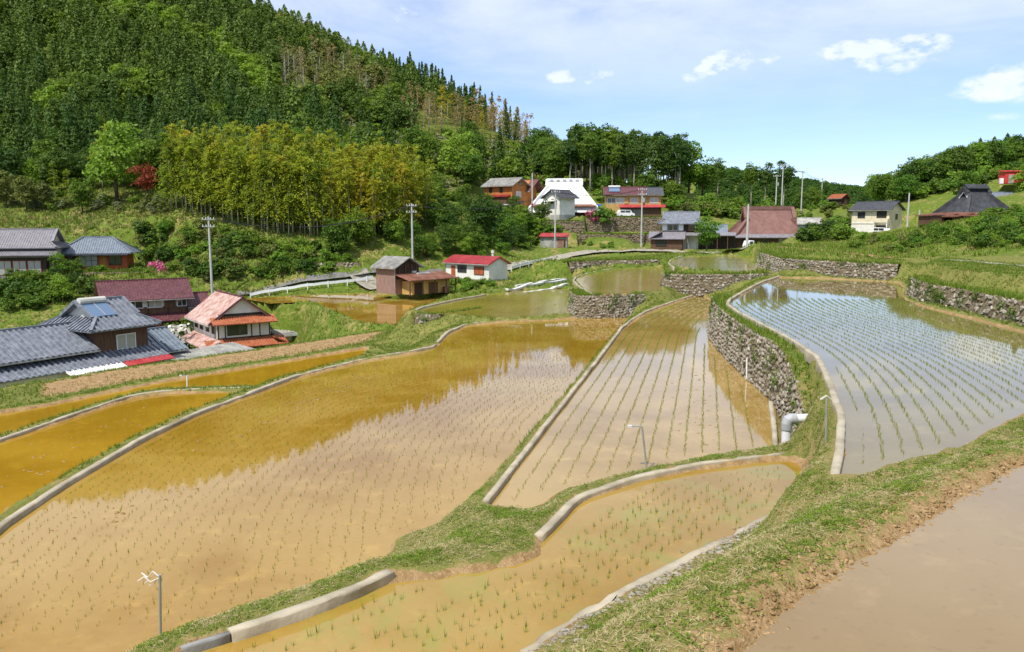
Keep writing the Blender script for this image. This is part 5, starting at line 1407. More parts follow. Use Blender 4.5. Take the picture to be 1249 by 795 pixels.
FILL = [
 ([(160,272),(250,280),(330,298),(430,308),(436,330),(330,340),(250,345),(215,332),(170,318)], 130, ['bush_mid', 'bush_bright', 'bush_olive', 'bush_mid', 'bush_dark'], (.55, 1.25), 'scrubby bush on the slope below the bamboo grove', 'bushes below the bamboo'),
 ([(430,262),(505,232),(600,248),(636,266),(660,290),(600,314),(520,320),(440,316)], 70, ['broad_mid', 'broad_bright', 'broad_dark', 'broad_mid'], (.32, .62), 'small tree in the thicket between bamboo and village', 'thicket trees'),
 ([(600,262),(645,264),(690,284),(668,300),(610,312),(560,318)], 60, ['bush_bright', 'bush_mid', 'bush_bright'], (.6, 1.3), 'lush low bush on the slope below the orange house', 'bushes on the village slope'),
 ([(470,200),(560,178),(640,186),(700,200),(700,228),(600,236),(510,245)], 90, ['bush_grey', 'bush_olive', 'bush_bright', 'bush_mid', 'broad_mid'], (.6, 1.3), 'shrub on the rough slope above the village', 'shrubs above the village'),
 ([(650,222),(700,225),(760,236),(840,243),(860,252),(800,258),(690,240)], 40, ['bush_bright', 'bush_mid', 'bush_olive'], (.6, 1.4), 'bush at the foot of the grove behind the houses', 'bushes at the grove foot'),
 ([(862,246),(905,244),(950,250),(950,262),(890,262),(860,258)], 42, ['bush_bright', 'bush_mid'], (1.0, 1.9), 'bright bush in the hedge behind the grey and brown houses', 'hedge behind the roadside houses'),
 ([(795,246),(860,251),(960,263),(950,276),(905,268),(830,262)], 60, ['bush_bright', 'bush_mid', 'bush_olive'], (.8, 1.6), 'garden bush on the terraces between the ochre and brown roofs', 'bushes between the village houses'),
 ([(640,186),(700,190),(716,226),(660,224)], 24, ['broad_mid', 'broad_dark', 'broad_mid'], (.8, 1.25), 'full green tree on the slope between the ridge and the grove', 'trees left of the grove'),
 ([(700,228),(760,233),(830,244),(850,251),(760,242)], 22, ['broad_mid', 'broad_bright'], (.35, .65), 'small leafy tree at the front of the dark grove', 'small trees before the grove'),
 ([(950,250),(1040,252),(1060,260),(1030,285),(985,280),(960,262)], 40, ['bush_mid', 'bush_bright', 'bush_olive'], (.6, 1.3), 'bush on the terraces left of the cream house', 'bushes near the cream house'),
 ([(975,284),(1035,286),(1035,294),(975,296)], 20, ['bush_mid', 'bush_dark', 'bush_bright'], (.9, 1.6), 'shrub in the garden right of the brown roof', 'garden shrubs by the brown roof'),
 ([(1048,246),(1100,234),(1170,210),(1249,186),(1260,205),(1180,220),(1110,240),(1060,250)], 100, ['broad_mid', 'broad_bright', 'broad_mid', 'broad_dark'], (.55, 1.0), 'leafy tree in the wood on the right hill', 'trees of the right hill wood'),
 ([(1105,283),(1215,262),(1260,256),(1260,300),(1190,304),(1130,296)], 85, ['bush_mid', 'bush_bright', 'bush_mid'], (.3, .8), 'leafy bush on the grass bank below the black roof', 'bushes on the right bank'),
 ([(1040,292),(1110,288),(1140,300),(1100,310),(1040,304)], 30, ['bush_mid', 'bush_bright', 'bush_olive'], (.3, .7), 'low bush on the terrace edge below the cream house', 'low bushes on the right terraces'),
 ([(1050,246),(1110,238),(1180,216),(1260,196),(1260,212),(1190,226),(1110,246)], 60, ['bush_mid', 'bush_bright'], (1.0, 2.0), 'bush at the edge of the right hill wood', 'bushes of the right hill wood'),
 ([(0,338),(60,344),(116,344),(118,360),(70,374),(0,386)], 46, ['bush_dark', 'bush_mid', 'bush_mid'], (.7, 1.4), 'clipped garden bush below the porch house', 'garden bushes on the left'),
 ([(84,322),(168,326),(200,333),(168,336),(84,332)], 30, ['bush_mid', 'bush_bright'], (.5, .8), 'hedge bush in front of the small cottage', 'cottage hedge'),
 ([(100,240),(200,250),(200,262),(60,258),(0,252),(0,238)], 40, ['bush_olive', 'bush_grey', 'bush_mid'], (.5, 1.3), 'scrub bush along the forest foot at the left', 'scrub along the forest foot'),
 ([(540,344),(600,348),(560,360),(540,358)], 16, ['bush_mid', 'bush_bright'], (.4, .7), 'weedy bush between the barn and the white shed', 'weeds by the barn'),
 ([(720,258),(735,258),(760,262),(720,264)], 6, ['bush_mid', 'bush_bright'], (.6, 1.0), 'garden shrub on the terrace by the ochre house', 'terrace garden shrubs'),
 ([(700,295),(760,300),(790,303),(720,304)], 6, ['bush_bright', 'bush_mid'], (.4, .6), 'small shrub along the lane edge', 'lane edge shrubs'),
]
for poly, n, ch, sc, lb, gr in FILL: fill_px(poly, n, ch, sc, lb, gr, parts=(n < 50))
# bamboo grove
BG = [(206,258),(260,270),(330,288),(400,296),(470,296),(520,286),(524,262),(470,240),(400,226),(300,222),(214,228)]
bm = {'bamboo': 'golden-green bamboo in the grove on the hillside', 'bamboo_orange': 'orange-tinted bamboo in the grove on the hillside', 'bamboo_green': 'fresh green bamboo in the grove on the hillside', '': 'bamboo in the grove'}
fill_px([p for p in BG], 150, ['bamboo', 'bamboo', 'bamboo', 'bamboo_green', 'bamboo_orange'], (.85, 1.2), bm, 'bamboo grove', spacing=.6)
fill_px([(206,258),(260,270),(330,288),(400,296),(400,290),(330,281),(260,263),(206,250)], 55, ['bamboo', 'bamboo_green'], (.95, 1.15), bm, 'bamboo grove', spacing=.5)
fill_px([(420,290),(520,284),(524,262),(470,244),(420,250)], 45, ['bamboo_orange', 'bamboo', 'bamboo_orange'], (.8, 1.1), bm, 'bamboo grove', spacing=.6)

POOL.sort(key=lambda a: -a[0] / a[2][1])
for i, (sc, sp, g, lb, gr) in enumerate(POOL[:250]): plant(sp, (g[0], g[1], g[2] - .05), sc, lb, gr, parts=True)
merge_stuff('undergrowth', [(sp, g[0], g[1], g[2] - .05, sc) for sc, sp, g, lb, gr in POOL[250:]], .7)
# ------------------------------------------------------------------ roads
def road(name, pts, width, mat, lift=.07):
    P = np.array([p[:2] if len(p) == 3 and p[2] is not None and isinstance(p[0], float) and abs(p[0]) < 0 else ground_at(*p)[:2] for p in pts], float)
    L = smooth_line(np.column_stack([P, np.zeros(len(P))]), .8, 6); n = len(L)
    T = np.gradient(L[:, :2], axis=0); T /= np.linalg.norm(T, axis=1)[:, None]; N = np.stack([T[:, 1], -T[:, 0]], 1)
    k = 5; V = np.zeros((n, k, 3))
    for j in range(k):
        q = L[:, :2] + N * ((j / (k - 1) - .5) * width); V[:, j, :2] = q; V[:, j, 2] = Hg(q[:, 0], q[:, 1])
    V[:, :, 2] = np.maximum(V[:, :, 2], V[:, :, 2].mean(1, keepdims=True)) + lift
    V = V.reshape(-1, 3); F = [(i * k + j, i * k + j + 1, (i + 1) * k + j + 1, (i + 1) * k + j) for i in range(n - 1) for j in range(k - 1)]
    return tag(link(name, mesh_np(name, V, np.array(F), MATS[mat], True)), kind='structure'), L
r1, RL1 = road('road', [(290,362),(330,355),(380,348),(440,340),(500,334),(540,330)], 1.3, 'asphalt', .04)
r2, RL2 = road('road', [(612,330),(650,321),(690,313),(730,307),(770,306),(830,307),(905,306.5)], 3.0, 'road_concrete')
r3, RL3 = road('ramp', [(436,337),(448,346),(462,354)], 3.0, 'road_concrete')
r4, RL4 = road('path', [(1150,317),(1185,319),(1249,325),(1290,329)], 1.0, 'road_concrete', .04)
r5, RL5 = road('path', [(930,300.5),(985,304),(1050,310),(1092,315)], 1.3, 'grass_path' if 'grass_path' in MATS else 'bare_soil', .04)

def guard_rail(L, i0, i1, side, label, name='guard_rail'):
    Q = offset_line(L, side)[i0:i1]; Q[:, 2] = Hg(Q[:, 0], Q[:, 1]); o = Vector(Q[len(Q) // 2])
    root = tag(empty(name, o), label, 'guard rail', 'guard rails along the lane')
    mb = MB()
    for a, b_ in zip(Q[:-1], Q[1:]):
        mb.bar(Vector(a) - o + Vector((0, 0, .62)), Vector(b_) - o + Vector((0, 0, .62)), .07, .34)
    mb.build('rail', MATS['paint_white'], root)
    for p in Q[::3]: MB().tube([Vector(p) - o + Vector((0, 0, -.3)), Vector(p) - o + Vector((0, 0, .85))], .07, 8).build('post', MATS['paint_white'], root)
guard_rail(RL1, 2, int(len(RL1) * .62), 1.5, 'long white guard rail along the lane left of the barn')
guard_rail(RL2, 0, 16, 1.7, 'short white guard rail right of the crimson roofed shed')

# ------------------------------------------------------------------ utility poles and wires
POLE_TOPS = {}
def pole(key, px, D, topy, label, arms=1, trans=False, mat='pole_concrete', rad=.15):
    x = atd(px, 300, D)[0]; z = float(Hg(x, D)); h = atd(px, topy, D)[2] - z
    root = tag(empty('utility_pole', (x, D, z), R(PR_.uniform(-25, 25))), label, 'pole', 'utility poles')
    MB().tube([(0, 0, -.6), (0, 0, h)], [rad * 1.15, rad * .75], 10).build('shaft', MATS[mat], root)
    for i in range(arms):
        zz = h - .35 - i * .9
        c = MB().bar((-.85, -.12, zz), (.85, -.12, zz), .09, .09).build('crossarm', MATS['steel_grey'], root)
        for u in (-.75, -.3, .3, .75): MB().tube([(u, -.12, zz + .04), (u, -.12, zz + .26)], [.05, .035], 6).build('insulator', MATS['paint_white'], c)
    if trans: MB().tube([(.3, -.25, h - 2.6), (.3, -.25, h - 1.8)], .24, 10).build('transformer', MATS['steel_grey'], root)
    POLE_TOPS[key] = (x, D, z + h)
for a in [('a', 256, 101, 264, 'tall grey utility pole behind the pink roofed house', 2, False), ('b', 503, 116, 248, 'utility pole behind the barn', 2), ('c', 649, 158, 211, 'pole between the orange house and the white roof', 0),
          ('d', 677, 141, 232, 'tall pole in front of the storehouse', 1), ('e', 782, 149, 229, 'pole with equipment in front of the ochre house', 2, True), ('f', 911, 100, 249, 'slim pole standing before the brown roof', 0),
          ('g', 944, 192, 213, 'shorter of the twin poles by the tall dark tree', 1, True), ('h', 951, 190, 200, 'taller of the twin poles by the tall dark tree', 1), ('i', 975, 196, 208, 'pole standing right of the tall dark tree', 1),
          ('j', 999, 250, 217, 'small distant pole on the saddle', 2), ('k', 1105, 141, 235, 'pole between the cream house and the black roof', 0), ('l', 1119, 128, 256, 'short pole left of the rusty lean-to', 0), ('m', 1136, 166, 193, 'tall pole against the wood on the right hill', 1)]: pole(*a)
def wire(k0, k1, label, sag=.9, n=3):
    a, b_ = Vector(POLE_TOPS[k0]), Vector(POLE_TOPS[k1])
    mb = MB()
    for j in range(n):
        off = Vector(((j - 1) * .5, 0, -.25)); pts = []
        for i in range(13):
            t = i / 12; pts.append(a.lerp(b_, t) + off - Vector((0, 0, sag * 4 * t * (1 - t))))
        mb.tube([p - a for p in pts], .022, 4)
    tag(mb.build('power_line', MATS['rubber'], loc=a), label, 'power line', 'overhead wires')
wire('a', 'b', 'power line strung from the pink house pole to the barn pole', 2.0); wire('b', 'd', 'power line from the barn pole towards the storehouse pole', 1.6); wire('d', 'e', 'power line between storehouse and ochre house poles', .9); wire('h', 'i', 'power line between the poles by the dark tree', .4); wire('i', 'j', 'distant power line on the saddle', .6)

# ------------------------------------------------------------------ vehicles
def car(px, py, D, rz, mat, label, kind='van'):
    p = atd(px, py, D); z = float(Hg(p[0], p[1])) + .02
    root = tag(empty('kei_truck' if kind == 'truck' else 'parked_car', (p[0], p[1], z), R(rz)), label, 'truck' if kind == 'truck' else 'car')
    if kind == 'truck':
        prof = [(-1.6, .45), (1.6, .45), (1.65, .95), (1.35, 1.75), (.45, 1.8), (.4, .75), (-1.6, .75)]; glass = [(1.1, 1.2, 1.62)]
        MB().prism(prof, 1, -.7, .7).build('body', MATS[mat], root)
        for y in (-.72, .68): MB().box(-1.6, .38, y, y + .04, .75, 1.05).build('bed_side', MATS[mat], root)
        ws = [(.65, 1.25, 1.15, 1.62)]
    else:
        prof = [(-1.6, .35), (1.65, .35), (1.68, .8), (1.2, .95), (.8, 1.5), (-1.35, 1.55), (-1.62, 1.0)]
        MB().prism(prof, 1, -.72, .72).build('body', MATS[mat], root); ws = [(-1.25, -.35, 1.0, 1.4), (-.25, .75, 1.0, 1.4)]
    for a, b_, c, d in ws:
        for y in (-.735, .72): MB().box(a, b_, y, y + .015, c, d).build('window', MATS['glass_dark'], root)
    fx = 1.52 if kind == 'truck' else 1.02
    MB().slab([(fx - .02, -.6, 1.02), (fx + .02, .6, 1.02), (fx - .18, .6, 1.5), (fx - .18, -.6, 1.5)], .03).build('windscreen', MATS['glass_dark'], root)
    for x in (-1.05, 1.08):
        for y in (-.66, .66):
            wh = MB().tube([(x, y - .09, .28), (x, y + .09, .28)], .28, 12).build('wheel', MATS['rubber'], root)
            MB().tube([(x, y - .1, .28), (x, y + .1, .28)], .15, 8).build('rim', MATS['paint_silver'], wh)
    for y in (-.5, .5): MB().box(1.62, 1.7, y - .13, y + .13, .62, .78).build('headlight', MATS['glass_curtain'], root)
car(919, 304, 130, 200, 'paint_white', 'small white truck parked before the brown roofed house', 'truck')
car(192, 410, 80, 20, 'paint_silver', 'silver car parked by the leafy garden tree')
car(178, 416, 76, 60, 'paint_white', 'white car parked below the maroon roofed house')
car(763, 264, 160.5, 10, 'paint_white', 'white car left of the pole before the ochre house')
car(1076, 287, 146, -60, 'paint_white', 'white car at the garage of the cream house')

# ------------------------------------------------------------------ drain pipe, stakes, oddments on the paddies
px0 = Vector(at(958, 553, -6.15)); topz = -5.27
pr = tag(empty('drain_pipe', px0), 'white plastic drain pipe with elbow at the foot of the stone wall', 'pipe')
h_ = topz - px0.z
surf('pvc', (.62, .63, .66), (.70, .71, .74), 2, .4, .05, .5, stain=((.45, .43, .38), .5)); surf('pvc_grey', (.30, .31, .32), (.38, .39, .40), 2, .5, .05, .5)
MB().tube([(0, 0, -.2), (0, 0, h_ - .12)], .12, 20).build('riser', MATS['pvc'], pr)
MB().tube([(0, 0, h_ - .22), (0, 0, h_ - .06), (.03, 0, h_ + .03), (.1, .01, h_ + .06), (.24, .02, h_ + .06)], .145, 20).build('elbow', MATS['pvc_grey'], pr)
MB().tube([(.2, .02, h_ + .06), (.62, .05, h_ + .07)], .12, 20).build('spout', MATS['pvc'], pr)
MB().tube([(.6, .05, h_ + .07), (.75, .06, h_ + .03)], .135, 20).build('collar', MATS['pvc_grey'], pr)
def stake(px, pyb, pyt, z, label, head=None, rad=.022, mat='steel_grey', lean=0.0):
    b_ = Vector(at(px, pyb, z)); t_ = Vector(atd(px + lean, pyt, b_.y)); d = t_ - b_
    root = tag(empty('field_stake', b_), label, 'stake')
    MB().tube([(0, 0, -.3), tuple(d)], rad, 8).build('rod', MATS[mat], root)
    if head == 'arm':
        MB().bar(d, d + Vector((-.3, .02, .0)), .03, .03).build('arm', MATS['steel_grey'], root); MB().box(d.x - .34, d.x - .24, d.y - .04, d.y + .04, d.z - .02, d.z + .03).build('sensor', MATS['tin_pale'], root)
    if head == 'flag':
        for i, pts in enumerate((((-.02, 0, -.02), (-.12, .02, .05), (-.2, .0, -.04), (-.3, .03, .02)), ((-.02, 0, -.05), (-.14, -.03, -.1), (-.24, -.02, -.02), (-.33, -.05, -.08)), ((-.05, 0, -.06), (-.11, .02, -.16), (-.2, .04, -.19)), ((-.08, 0, .02), (-.2, .05, -.1), (-.26, .02, -.16)))):
            mb = MB()
            for u_, v_ in zip(pts[:-1], pts[1:]): mb.bar(d + Vector(u_), d + Vector(v_), .022, .004)
            mb.build('plastic_strip', MATS['tin_white'], root)
    if head == 'cap':
        MB().bar(d + Vector((-.12, 0, -.02)), d + Vector((0, 0, .06)), .035, .02).build('bracket', MATS['tin_pale'], root); MB().bar(d + Vector((0, 0, .06)), d + Vector((.12, .02, -.03)), .035, .02).build('bracket', MATS['tin_pale'], root)
stake(195, 796, 701, Z['P1'], 'grey stake with white plastic strips at the bottom left', 'flag', .022)
stake(791, 573, 520, Z['P3'], 'thin grey stake with side arm behind the angled kerb', 'arm', .024, lean=-8)
stake(1008, 545, 486, -4.5, 'stake with white bracket on the grass below the sky-reflecting paddy', 'cap', .02)
stake(228, 475, 458, Z['P1c'], 'small white stake in the ochre strip paddy', 'arm', .03, 'paint_white')
stake(911, 463, 437, Z['P3'], 'short white stake at the foot of the tall stone wall', None, .03, 'paint_white')
stake(483, 357, 340, Z['C'], 'thin stake in the brown paddy before the barn', None, .03)
# litter
for (px, py, z, lb) in ((462, 687, -6.62, 'scrap of white plastic at the paddy corner'), (1001, 602, -4.9, 'white rag on the near grass bank'), (969, 598, -5.62, 'pale blue bottle at the water edge of the near paddy')):
    c = Vector(at(px, py, z)); me = hull_stone(900 + px, MATS['paint_white'] if px != 969 else MATS['pvc'])
    tag(link('plastic_scrap', me, loc=c, rz=.6, sc=(.3, .2, .16)), lb, 'litter')
# plastic mulch rows in the vegetable plot
for i, (a, c) in enumerate((((618, 351.5), (690, 342.5)), ((640, 352), (692, 347)), ((630, 348.5), (688, 340.5)))):
    A_, C_ = at(a[0], a[1], -6.3), at(c[0], c[1], -6.3)
    A_, C_ = Vector(A_), Vector(C_); o = A_.copy(); mb = MB(); n = 10
    pts = [A_.lerp(C_, k / n) for k in range(n + 1)]
    for p, q in zip(pts[:-1], pts[1:]):
        p = p.copy(); q = q.copy(); p.z = float(Hg(p.x, p.y)) + .12; q.z = float(Hg(q.x, q.y)) + .12
        mb.bar(p - o, q - o, .4, .2)
    tag(mb.build('mulch_row', MATS['tin_pale'], loc=o), ['longest white plastic mulch strip in the vegetable plot', 'lower white plastic mulch strip in the vegetable plot', 'short middle white plastic mulch strip in the plot'][i], 'mulch strip')
# ------------------------------------------------------------------ rice seedlings, mud, grass
rg = np.random.default_rng(5)
def tuft_arrays(P, hgt, blades, wd, rg, spread=.35):
    """blades as thin triangles; P (n,3) -> merged arrays"""
    n = len(P); B = np.repeat(P, blades, 0); m = len(B)
    a = rg.uniform(0, 6.28, m); h = np.repeat(hgt, blades) * rg.uniform(.65, 1.15, m); s = rg.uniform(.05, spread, m) * h
    side = np.stack([-np.sin(a), np.cos(a), np.zeros(m)], 1) * (np.broadcast_to(wd, m)[:, None] * .5)
    B = B + np.stack([np.cos(a), np.sin(a), np.zeros(m)], 1) * (rg.uniform(0, .25, m) * h)[:, None]
    tip = B + np.stack([np.cos(a) * s, np.sin(a) * s, h], 1)
    V = np.stack([B - side, B + side, tip], 1).reshape(-1, 3)
    return V, np.arange(3 * m).reshape(m, 3)
def rows(curve, poly, spacing, step, nrow, z, inset=.35, jit=.04):
    """planting rows parallel to a guiding curve"""
    L = smooth_line(np.column_stack([curve, np.zeros(len(curve))]), 1.0, 10)
    T = np.gradient(L[:, :2], axis=0); T /= np.linalg.norm(T, axis=1)[:, None]; N = np.stack([T[:, 1], -T[:, 0]], 1)
    out = []
    for r in range(1, nrow):
        Q = L.copy(); Q[:, :2] += N * (r * spacing)
        Q = smooth_line(Q, step, 3); out.append(Q[:, :2] + rg.normal(0, jit, (len(Q), 2)))
    A_ = np.vstack(out)
    A_ = A_[poly_sd(A_, poly) < -inset]
    return np.column_stack([A_, np.full(len(A_), z)])
def guide(z, pts): return np.array([at(p[0], p[1], z)[:2] for p in pts])
RICE = {}
g1 = guide(Z['P1'], [(-160,790),(0,646),(80,594),(168,542),(240,507),(302,484),(360,462),(440,442),(500,432),(600,400),(640,392)])
RICE['P1'] = rows(g1, FIELD['P1'], .34, .17, 88, Z['P1'])
g3 = guide(Z['P3'], [(480,770),(596,617),(662,528),(729,442),(760,401),(791,381),(820,370),(854,359.5)])
RICE['P3'] = rows(g3, FIELD['P3'], .44, .06, 48, Z['P3'], .4, .018)
gr_ = guide(Z['PR'], [(1010,640),(1024,587),(1031,550),(1031,510),(1018,474),(1001,437),(971,417),(938,399),(905,382),(888,370),(886,362)])
RICE['PR'] = rows(gr_, FIELD['PR'], .34, .06, 90, Z['PR'], .3, .018)
g5 = guide(Z['P5'], [(80,900),(283,840),(476,760),(640,690),(706,640),(776,589),(860,552)])
tmp = [rows(g5, FIELD['P5'], .31, .2, 52, Z['P5'], .3, .05), rows(g5[::-1], FIELD['P5'], .31, .2, 20, Z['P5'], .3, .05)]
RICE['P5'] = np.vstack(tmp)
gb = guide(Z['B'], [(500,384),(560,366),(627,354),(700,347)]); RICE['B'] = rows(gb, FIELD['B'], .7, .25, 60, Z['B'], .4)
ga = guide(Z['A'], [(690,372),(699,345),(716,334),(760,326),(812,323)]); RICE['A'] = rows(ga, FIELD['A'], .8, .25, 50, Z['A'], .4)
gd = guide(Z['D'], [(815,326),(822,318),(840,312),(900,310)]); RICE['D'] = rows(gd, FIELD['D'], .9, .3, 40, Z['D'], .4)
# the three hundred nearest seedlings are objects of their own, the rest one mass per paddy
allp = RICE['P5']; vis = []
for i, p in enumerate(allp):
    px, py = to_pix(*p)
    if 200 < px < 1000 and py < 793: vis.append((p[1], i))
vis.sort(); pick = [i for _, i in vis[:280]]
RM = []
for k in range(6):
    V, F = tuft_arrays(np.zeros((1, 3)), np.array([.10 + .013 * k]), 5, .009, rg, .5); RM.append(mesh_np('rice_seedling', V, F, MATS['rice_leaf']))
for i in pick:
    o = link('rice_seedling', RM[i % 6], loc=tuple(allp[i] - np.array([0, 0, .01])), rz=float(rg.uniform(0, 6.28)))
    tag(o, 'thin young rice seedling in the shallow near paddy', 'seedling', 'rice seedlings of the near paddy')
mask = np.ones(len(allp), bool); mask[pick] = False; RICE['P5'] = allp[mask]
for k, P in RICE.items():
    keep = rg.uniform(size=len(P)) < .93; P = P[keep]
    d = np.linalg.norm(P, axis=1)
    V, F = tuft_arrays(P - np.array([0, 0, .01]), rg.uniform(.045, .09, len(P)) * (1.35 if k == 'P1' else 1.0), 3, np.repeat(.005 + .00026 * d, 3), rg, .45)
    tag(link('rice_seedlings', mesh_np('rice_seedlings', V, F, MATS['rice_leaf'])), kind='stuff')
# trodden mud just breaking the surface
def clods(name, P, sc):
    Vs, Fs, off = [], [], 0
    for p in P:
        v, f = STONE_V[rg.integers(12)]; a = rg.uniform(0, 6.28); s_ = rg.uniform(.6, 1.4) * sc
        q = v * np.array([s_ * 1.6, s_, s_ * .3]); q = np.stack([q[:, 0] * math.cos(a) - q[:, 1] * math.sin(a), q[:, 0] * math.sin(a) + q[:, 1] * math.cos(a), q[:, 2]], 1)
        Vs.append(q + p); Fs.append(f + off); off += len(v)
    tag(link(name, mesh_np(name, np.vstack(Vs), np.vstack(Fs), MATS['wet_mud'])), kind='stuff')
surf('wet_mud', (.20, .11, .025), (.30, .18, .06), 3, .35, .3, .5, obj=False)
def track(z, pts, n, sp):
    L = smooth_line(line(z, *pts), .3, 4); ix = rg.integers(0, len(L), n); P = L[ix].copy(); P[:, :2] += rg.normal(0, sp, (n, 2)); P[:, 2] = z - .005; return P
clods('mud_clods', np.vstack([track(Z['P1'], [(255,545),(330,512),(400,478),(452,458)], 90, .35), track(Z['P1'], [(500,440),(560,420),(600,410)], 30, .4), track(Z['P1'], [(20,690),(120,640),(220,600)], 26, .6)]), .10)
clods('mud_clods', np.vstack([track(Z['P1b'], [(0,600),(60,560),(140,520),(200,500)], 60, .7), track(Z['P3'], [(870,440),(900,470),(930,500),(938,530)], 90, .3), track(Z['P3'], [(840,450),(850,500),(860,545)], 60, .5)]), .09)

surf('soil_clod', (.20, .12, .05), (.36, .24, .12), 6, .95, .5, .1, obj=False)
e_ = smooth_line(np.column_stack([FIELD['P0'][:7], np.full(7, Z['P0'])]), .05, 2)
Vs, Fs, off = [], [], 0
for i in range(1500):
    p = e_[rg.integers(len(e_))].copy(); p[:2] += np.array([-.55, .8]) * rg.uniform(-.06, .42) + rg.normal(0, .05, 2); p[2] = max(Z['P0'] - .01, float(Hg(p[0], p[1]))) 
    v, f = STONE_V[rg.integers(12)]; s_ = rg.uniform(.015, .075); a = rg.uniform(0, 6.28); q = v * np.array([s_ * 1.4, s_, s_ * .7])
    q = np.stack([q[:, 0] * math.cos(a) - q[:, 1] * math.sin(a), q[:, 0] * math.sin(a) + q[:, 1] * math.cos(a), q[:, 2]], 1); Vs.append(q + p); Fs.append(f + off); off += len(v)
tag(link('soil_clods', mesh_np('soil_clods', np.vstack(Vs), np.vstack(Fs), MATS['soil_clod'])), kind='stuff')

# grass on the banks and rims
def sample_grass(n, x0, x1, y0, y1):
    return np.column_stack([rg.uniform(x0, x1, n), rg.uniform(y0, y1, n)])
def ok_mask(P, soil=.0):
    m = np.ones(len(P), bool)
    for k, poly in FIELD.items():
        lo, hi = poly.min(0) - 1, poly.max(0) + 1
        q = (P[:, 0] > lo[0]) & (P[:, 0] < hi[0]) & (P[:, 1] > lo[1]) & (P[:, 1] < hi[1]); ix = np.nonzero(q)[0]
        if len(ix): m[ix[poly_sd(P[ix], poly) < (.24 + rg.normal(0, .14, len(ix)) if k == 'P0' else .24)]] = False
    for poly, lv in PITS[1::2]:
        lo, hi = poly.min(0), poly.max(0); q = (P[:, 0] > lo[0]) & (P[:, 0] < hi[0]) & (P[:, 1] > lo[1]) & (P[:, 1] < hi[1]); ix = np.nonzero(q)[0]
        if len(ix): m[ix[poly_sd(P[ix], poly) < 0]] = False
    ix = np.nonzero(m)[0]; m[ix[poly_sd(P[ix], PADS[0][0]) < -.15]] = False
    return m
def view_mask(P, z, mar=60):
    dep = P[:, 1] * math.cos(PITCH) - z * math.sin(PITCH); up = P[:, 1] * math.sin(PITCH) + z * math.cos(PITCH)
    px = CX + FPX * P[:, 0] / dep; py = CY - FPX * up / dep
    return (dep > 1) & (px > -mar) & (px < 1249 + mar) & (py < 795 + mar)
def patch_noise(P, s):
    return np.sin(P[:, 0] * s + 1.3 * np.sin(P[:, 1] * s * .7)) * np.cos(P[:, 1] * s * 1.1 + np.sin(P[:, 0] * s * .6)) 
def grass(name, n, box, h0, h1, blades, wd, mat, bias=None, spread=.9):
    P = sample_grass(n, *box); P = P[ok_mask(P)]; z = Hg(P[:, 0], P[:, 1]); k = view_mask(P, z); P, z = P[k], z[k]
    if bias is not None:
        v = patch_noise(P, 1.7) * .5 + patch_noise(P + 9, 4.1) * .35 + rg.normal(0, .25, len(P)); k = v > bias; P, z = P[k], z[k]
    V, F = tuft_arrays(np.column_stack([P, z - .02]), rg.uniform(h0, h1, len(P)), blades, wd, rg, spread)
    tag(link(name, mesh_np(name, V, F, MATS[mat])), kind='stuff')
grass('grass', 120000, (-8, 16, 5, 22), .03, .09, 5, .013, 'grass_green', .05, 1.1)
def flat_leaves(name, n, box, ln, wd, mat, bias, tilt, per, rad, inv=1, lift=.03):
    """creeping weeds or fallen straw: small leaf-shaped pieces lying on the bank"""
    P = sample_grass(n, *box); P = P[ok_mask(P)]; z = Hg(P[:, 0], P[:, 1]); k = view_mask(P, z); P, z = P[k], z[k]
    v = (patch_noise(P, 1.9) * .5 + patch_noise(P + 5, 4.7) * .4) * inv + rg.normal(0, .2, len(P)); k = v > bias; P, z = P[k], z[k]
    Q = np.repeat(P, per, 0) + rg.normal(0, rad, (len(P) * per, 2)); zz = Hg(Q[:, 0], Q[:, 1]) + rg.uniform(.0, lift, len(Q))
    N = np.column_stack([rg.normal(0, tilt, (len(Q), 2)), np.ones(len(Q))])
    V, F = cards(np.column_stack([Q, zz]), N, ln, wd, rg)
    tag(link(name, mesh_np(name, V, F, MATS[mat])), kind='stuff')
flat_leaves('weeds', 80000, (-8, 16, 5, 22), .032, .02, 'weed_leaf', .1, .6, 8, .035, 1, .05)
flat_leaves('straw', 80000, (-8, 16, 5, 22), .085, .006, 'straw_litter', -.3, .35, 5, .05, -1, .04)
grass('grass', 130000, (-26, 30, 20, 62), .08, .2, 4, .03, 'grass_green', -.2)
grass('dry_grass', 36000, (-26, 30, 20, 62), .06, .16, 3, .03, 'grass_straw', .25)
grass('grass', 70000, (-60, 80, 62, 130), .15, .42, 3, .09, 'grass_green', -.2)
grass('dry_grass', 26000, (-60, 80, 62, 130), .15, .4, 3, .08, 'grass_straw', .3)
grass('grass', 36000, (-110, -30, 96, 152), .25, .7, 3, .13, 'grass_green', -.1)
grass('dry_grass', 26000, (-110, -30, 96, 152), .25, .65, 3, .12, 'grass_straw', .1)
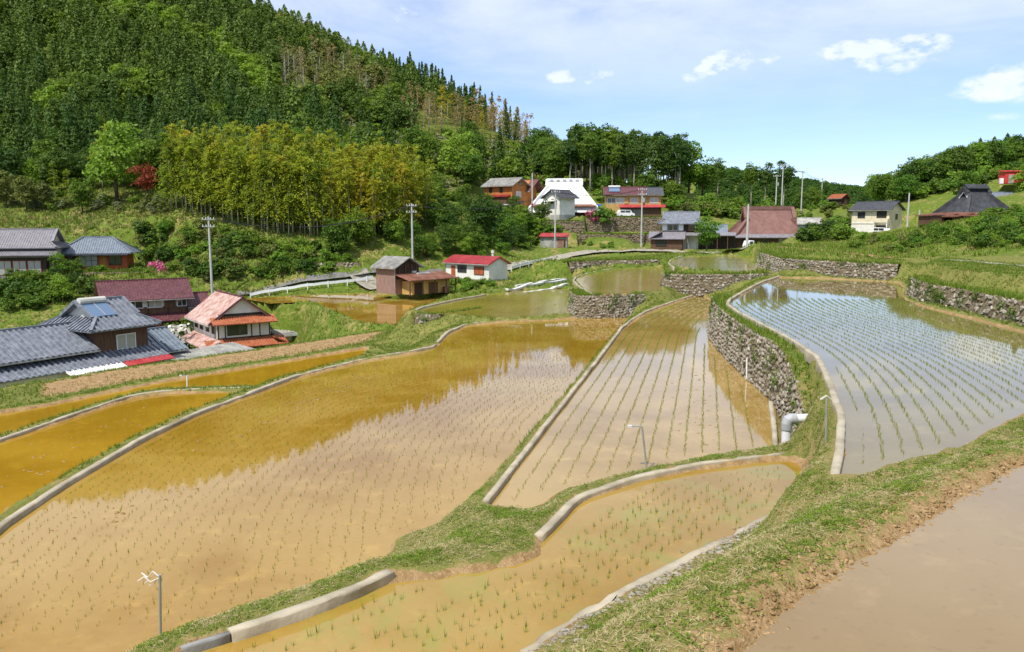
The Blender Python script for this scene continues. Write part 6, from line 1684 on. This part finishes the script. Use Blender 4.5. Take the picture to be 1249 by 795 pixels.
# stubble rows of the dry field
gs = guide(-8.35, [(30,476),(140,454),(240,440),(360,422),(470,404)])
P = rows(gs, PADS[0][0], .5, .2, 20, -8.36, .15, .06); P = P[rg.uniform(size=len(P)) < .8]
V, F = tuft_arrays(P, rg.uniform(.06, .16, len(P)), 3, .035, rg, .9)
tag(link('stubble', mesh_np('stubble', V, F, MATS['grass_straw'])), kind='stuff')

Q = []
for T_, b_ in CAPS:
    k = max(20, int(arclen(T_)[-1] * 45)); f = rg.uniform(0, 1, k) * (len(T_) - 1.001); i = f.astype(int); u = (f - i)[:, None]
    e0 = T_[i] * (1 - u) + T_[i + 1] * u; e1 = b_[i] * (1 - u) + b_[i + 1] * u; v = rg.uniform(-.05, 1, k)[:, None]; Q.append(e0 * (1 - v) + e1 * v)
Q = np.vstack(Q); d = np.linalg.norm(Q, axis=1)
V, F = tuft_arrays(Q, rg.uniform(.08, .2, len(Q)) * (1 + d / 120), 4, np.repeat(.012 + .0006 * d, 4), rg, .9)
tag(link('grass', mesh_np('grass', V, F, MATS['grass_green'])), kind='stuff')
# weeds and creepers hanging in the stone joints
Q, N_ = [], []
for k_, dens in (('W1', 26), ('WA', 16), ('WD', 12), ('WB', 60), ('WE', 14), ('WR', 40), ('V1', 6), ('V2', 4), ('V7', 30)):
    b_, t_ = WALL3[k_]; L0 = arclen(b_)[-1]
    for c in range(int(L0 * dens / 26) + 2):
        f = rg.uniform(0, len(b_) - 1.001); i = int(f); u = f - i; v = rg.beta(2.2, 1.1)
        p = (b_[i] * (1 - u) + b_[i + 1] * u) * (1 - v) + (t_[i] * (1 - u) + t_[i + 1] * u) * v
        m = int(rg.integers(14, 50)); T_ = b_[min(i + 1, len(b_) - 1)] - b_[i]; T_ = T_ / (np.linalg.norm(T_) + 1e-9); out = np.array([-T_[1], T_[0], 0]) * WSIDE[k_]
        q = p + out * rg.uniform(.05, .16, (m, 1)) + T_ * rg.normal(0, .2, (m, 1)) + np.array([0, 0, 1]) * rg.normal(0, .16, (m, 1))
        Q.append(q); N_.append(out + rg.normal(0, .5, (m, 3)) + np.array([0, 0, .5]))
V, F = cards(np.vstack(Q), np.vstack(N_), .11, .07, rg)
tag(link('creepers', mesh_np('creepers', V, F, MATS['leaf_mid'])), kind='stuff')
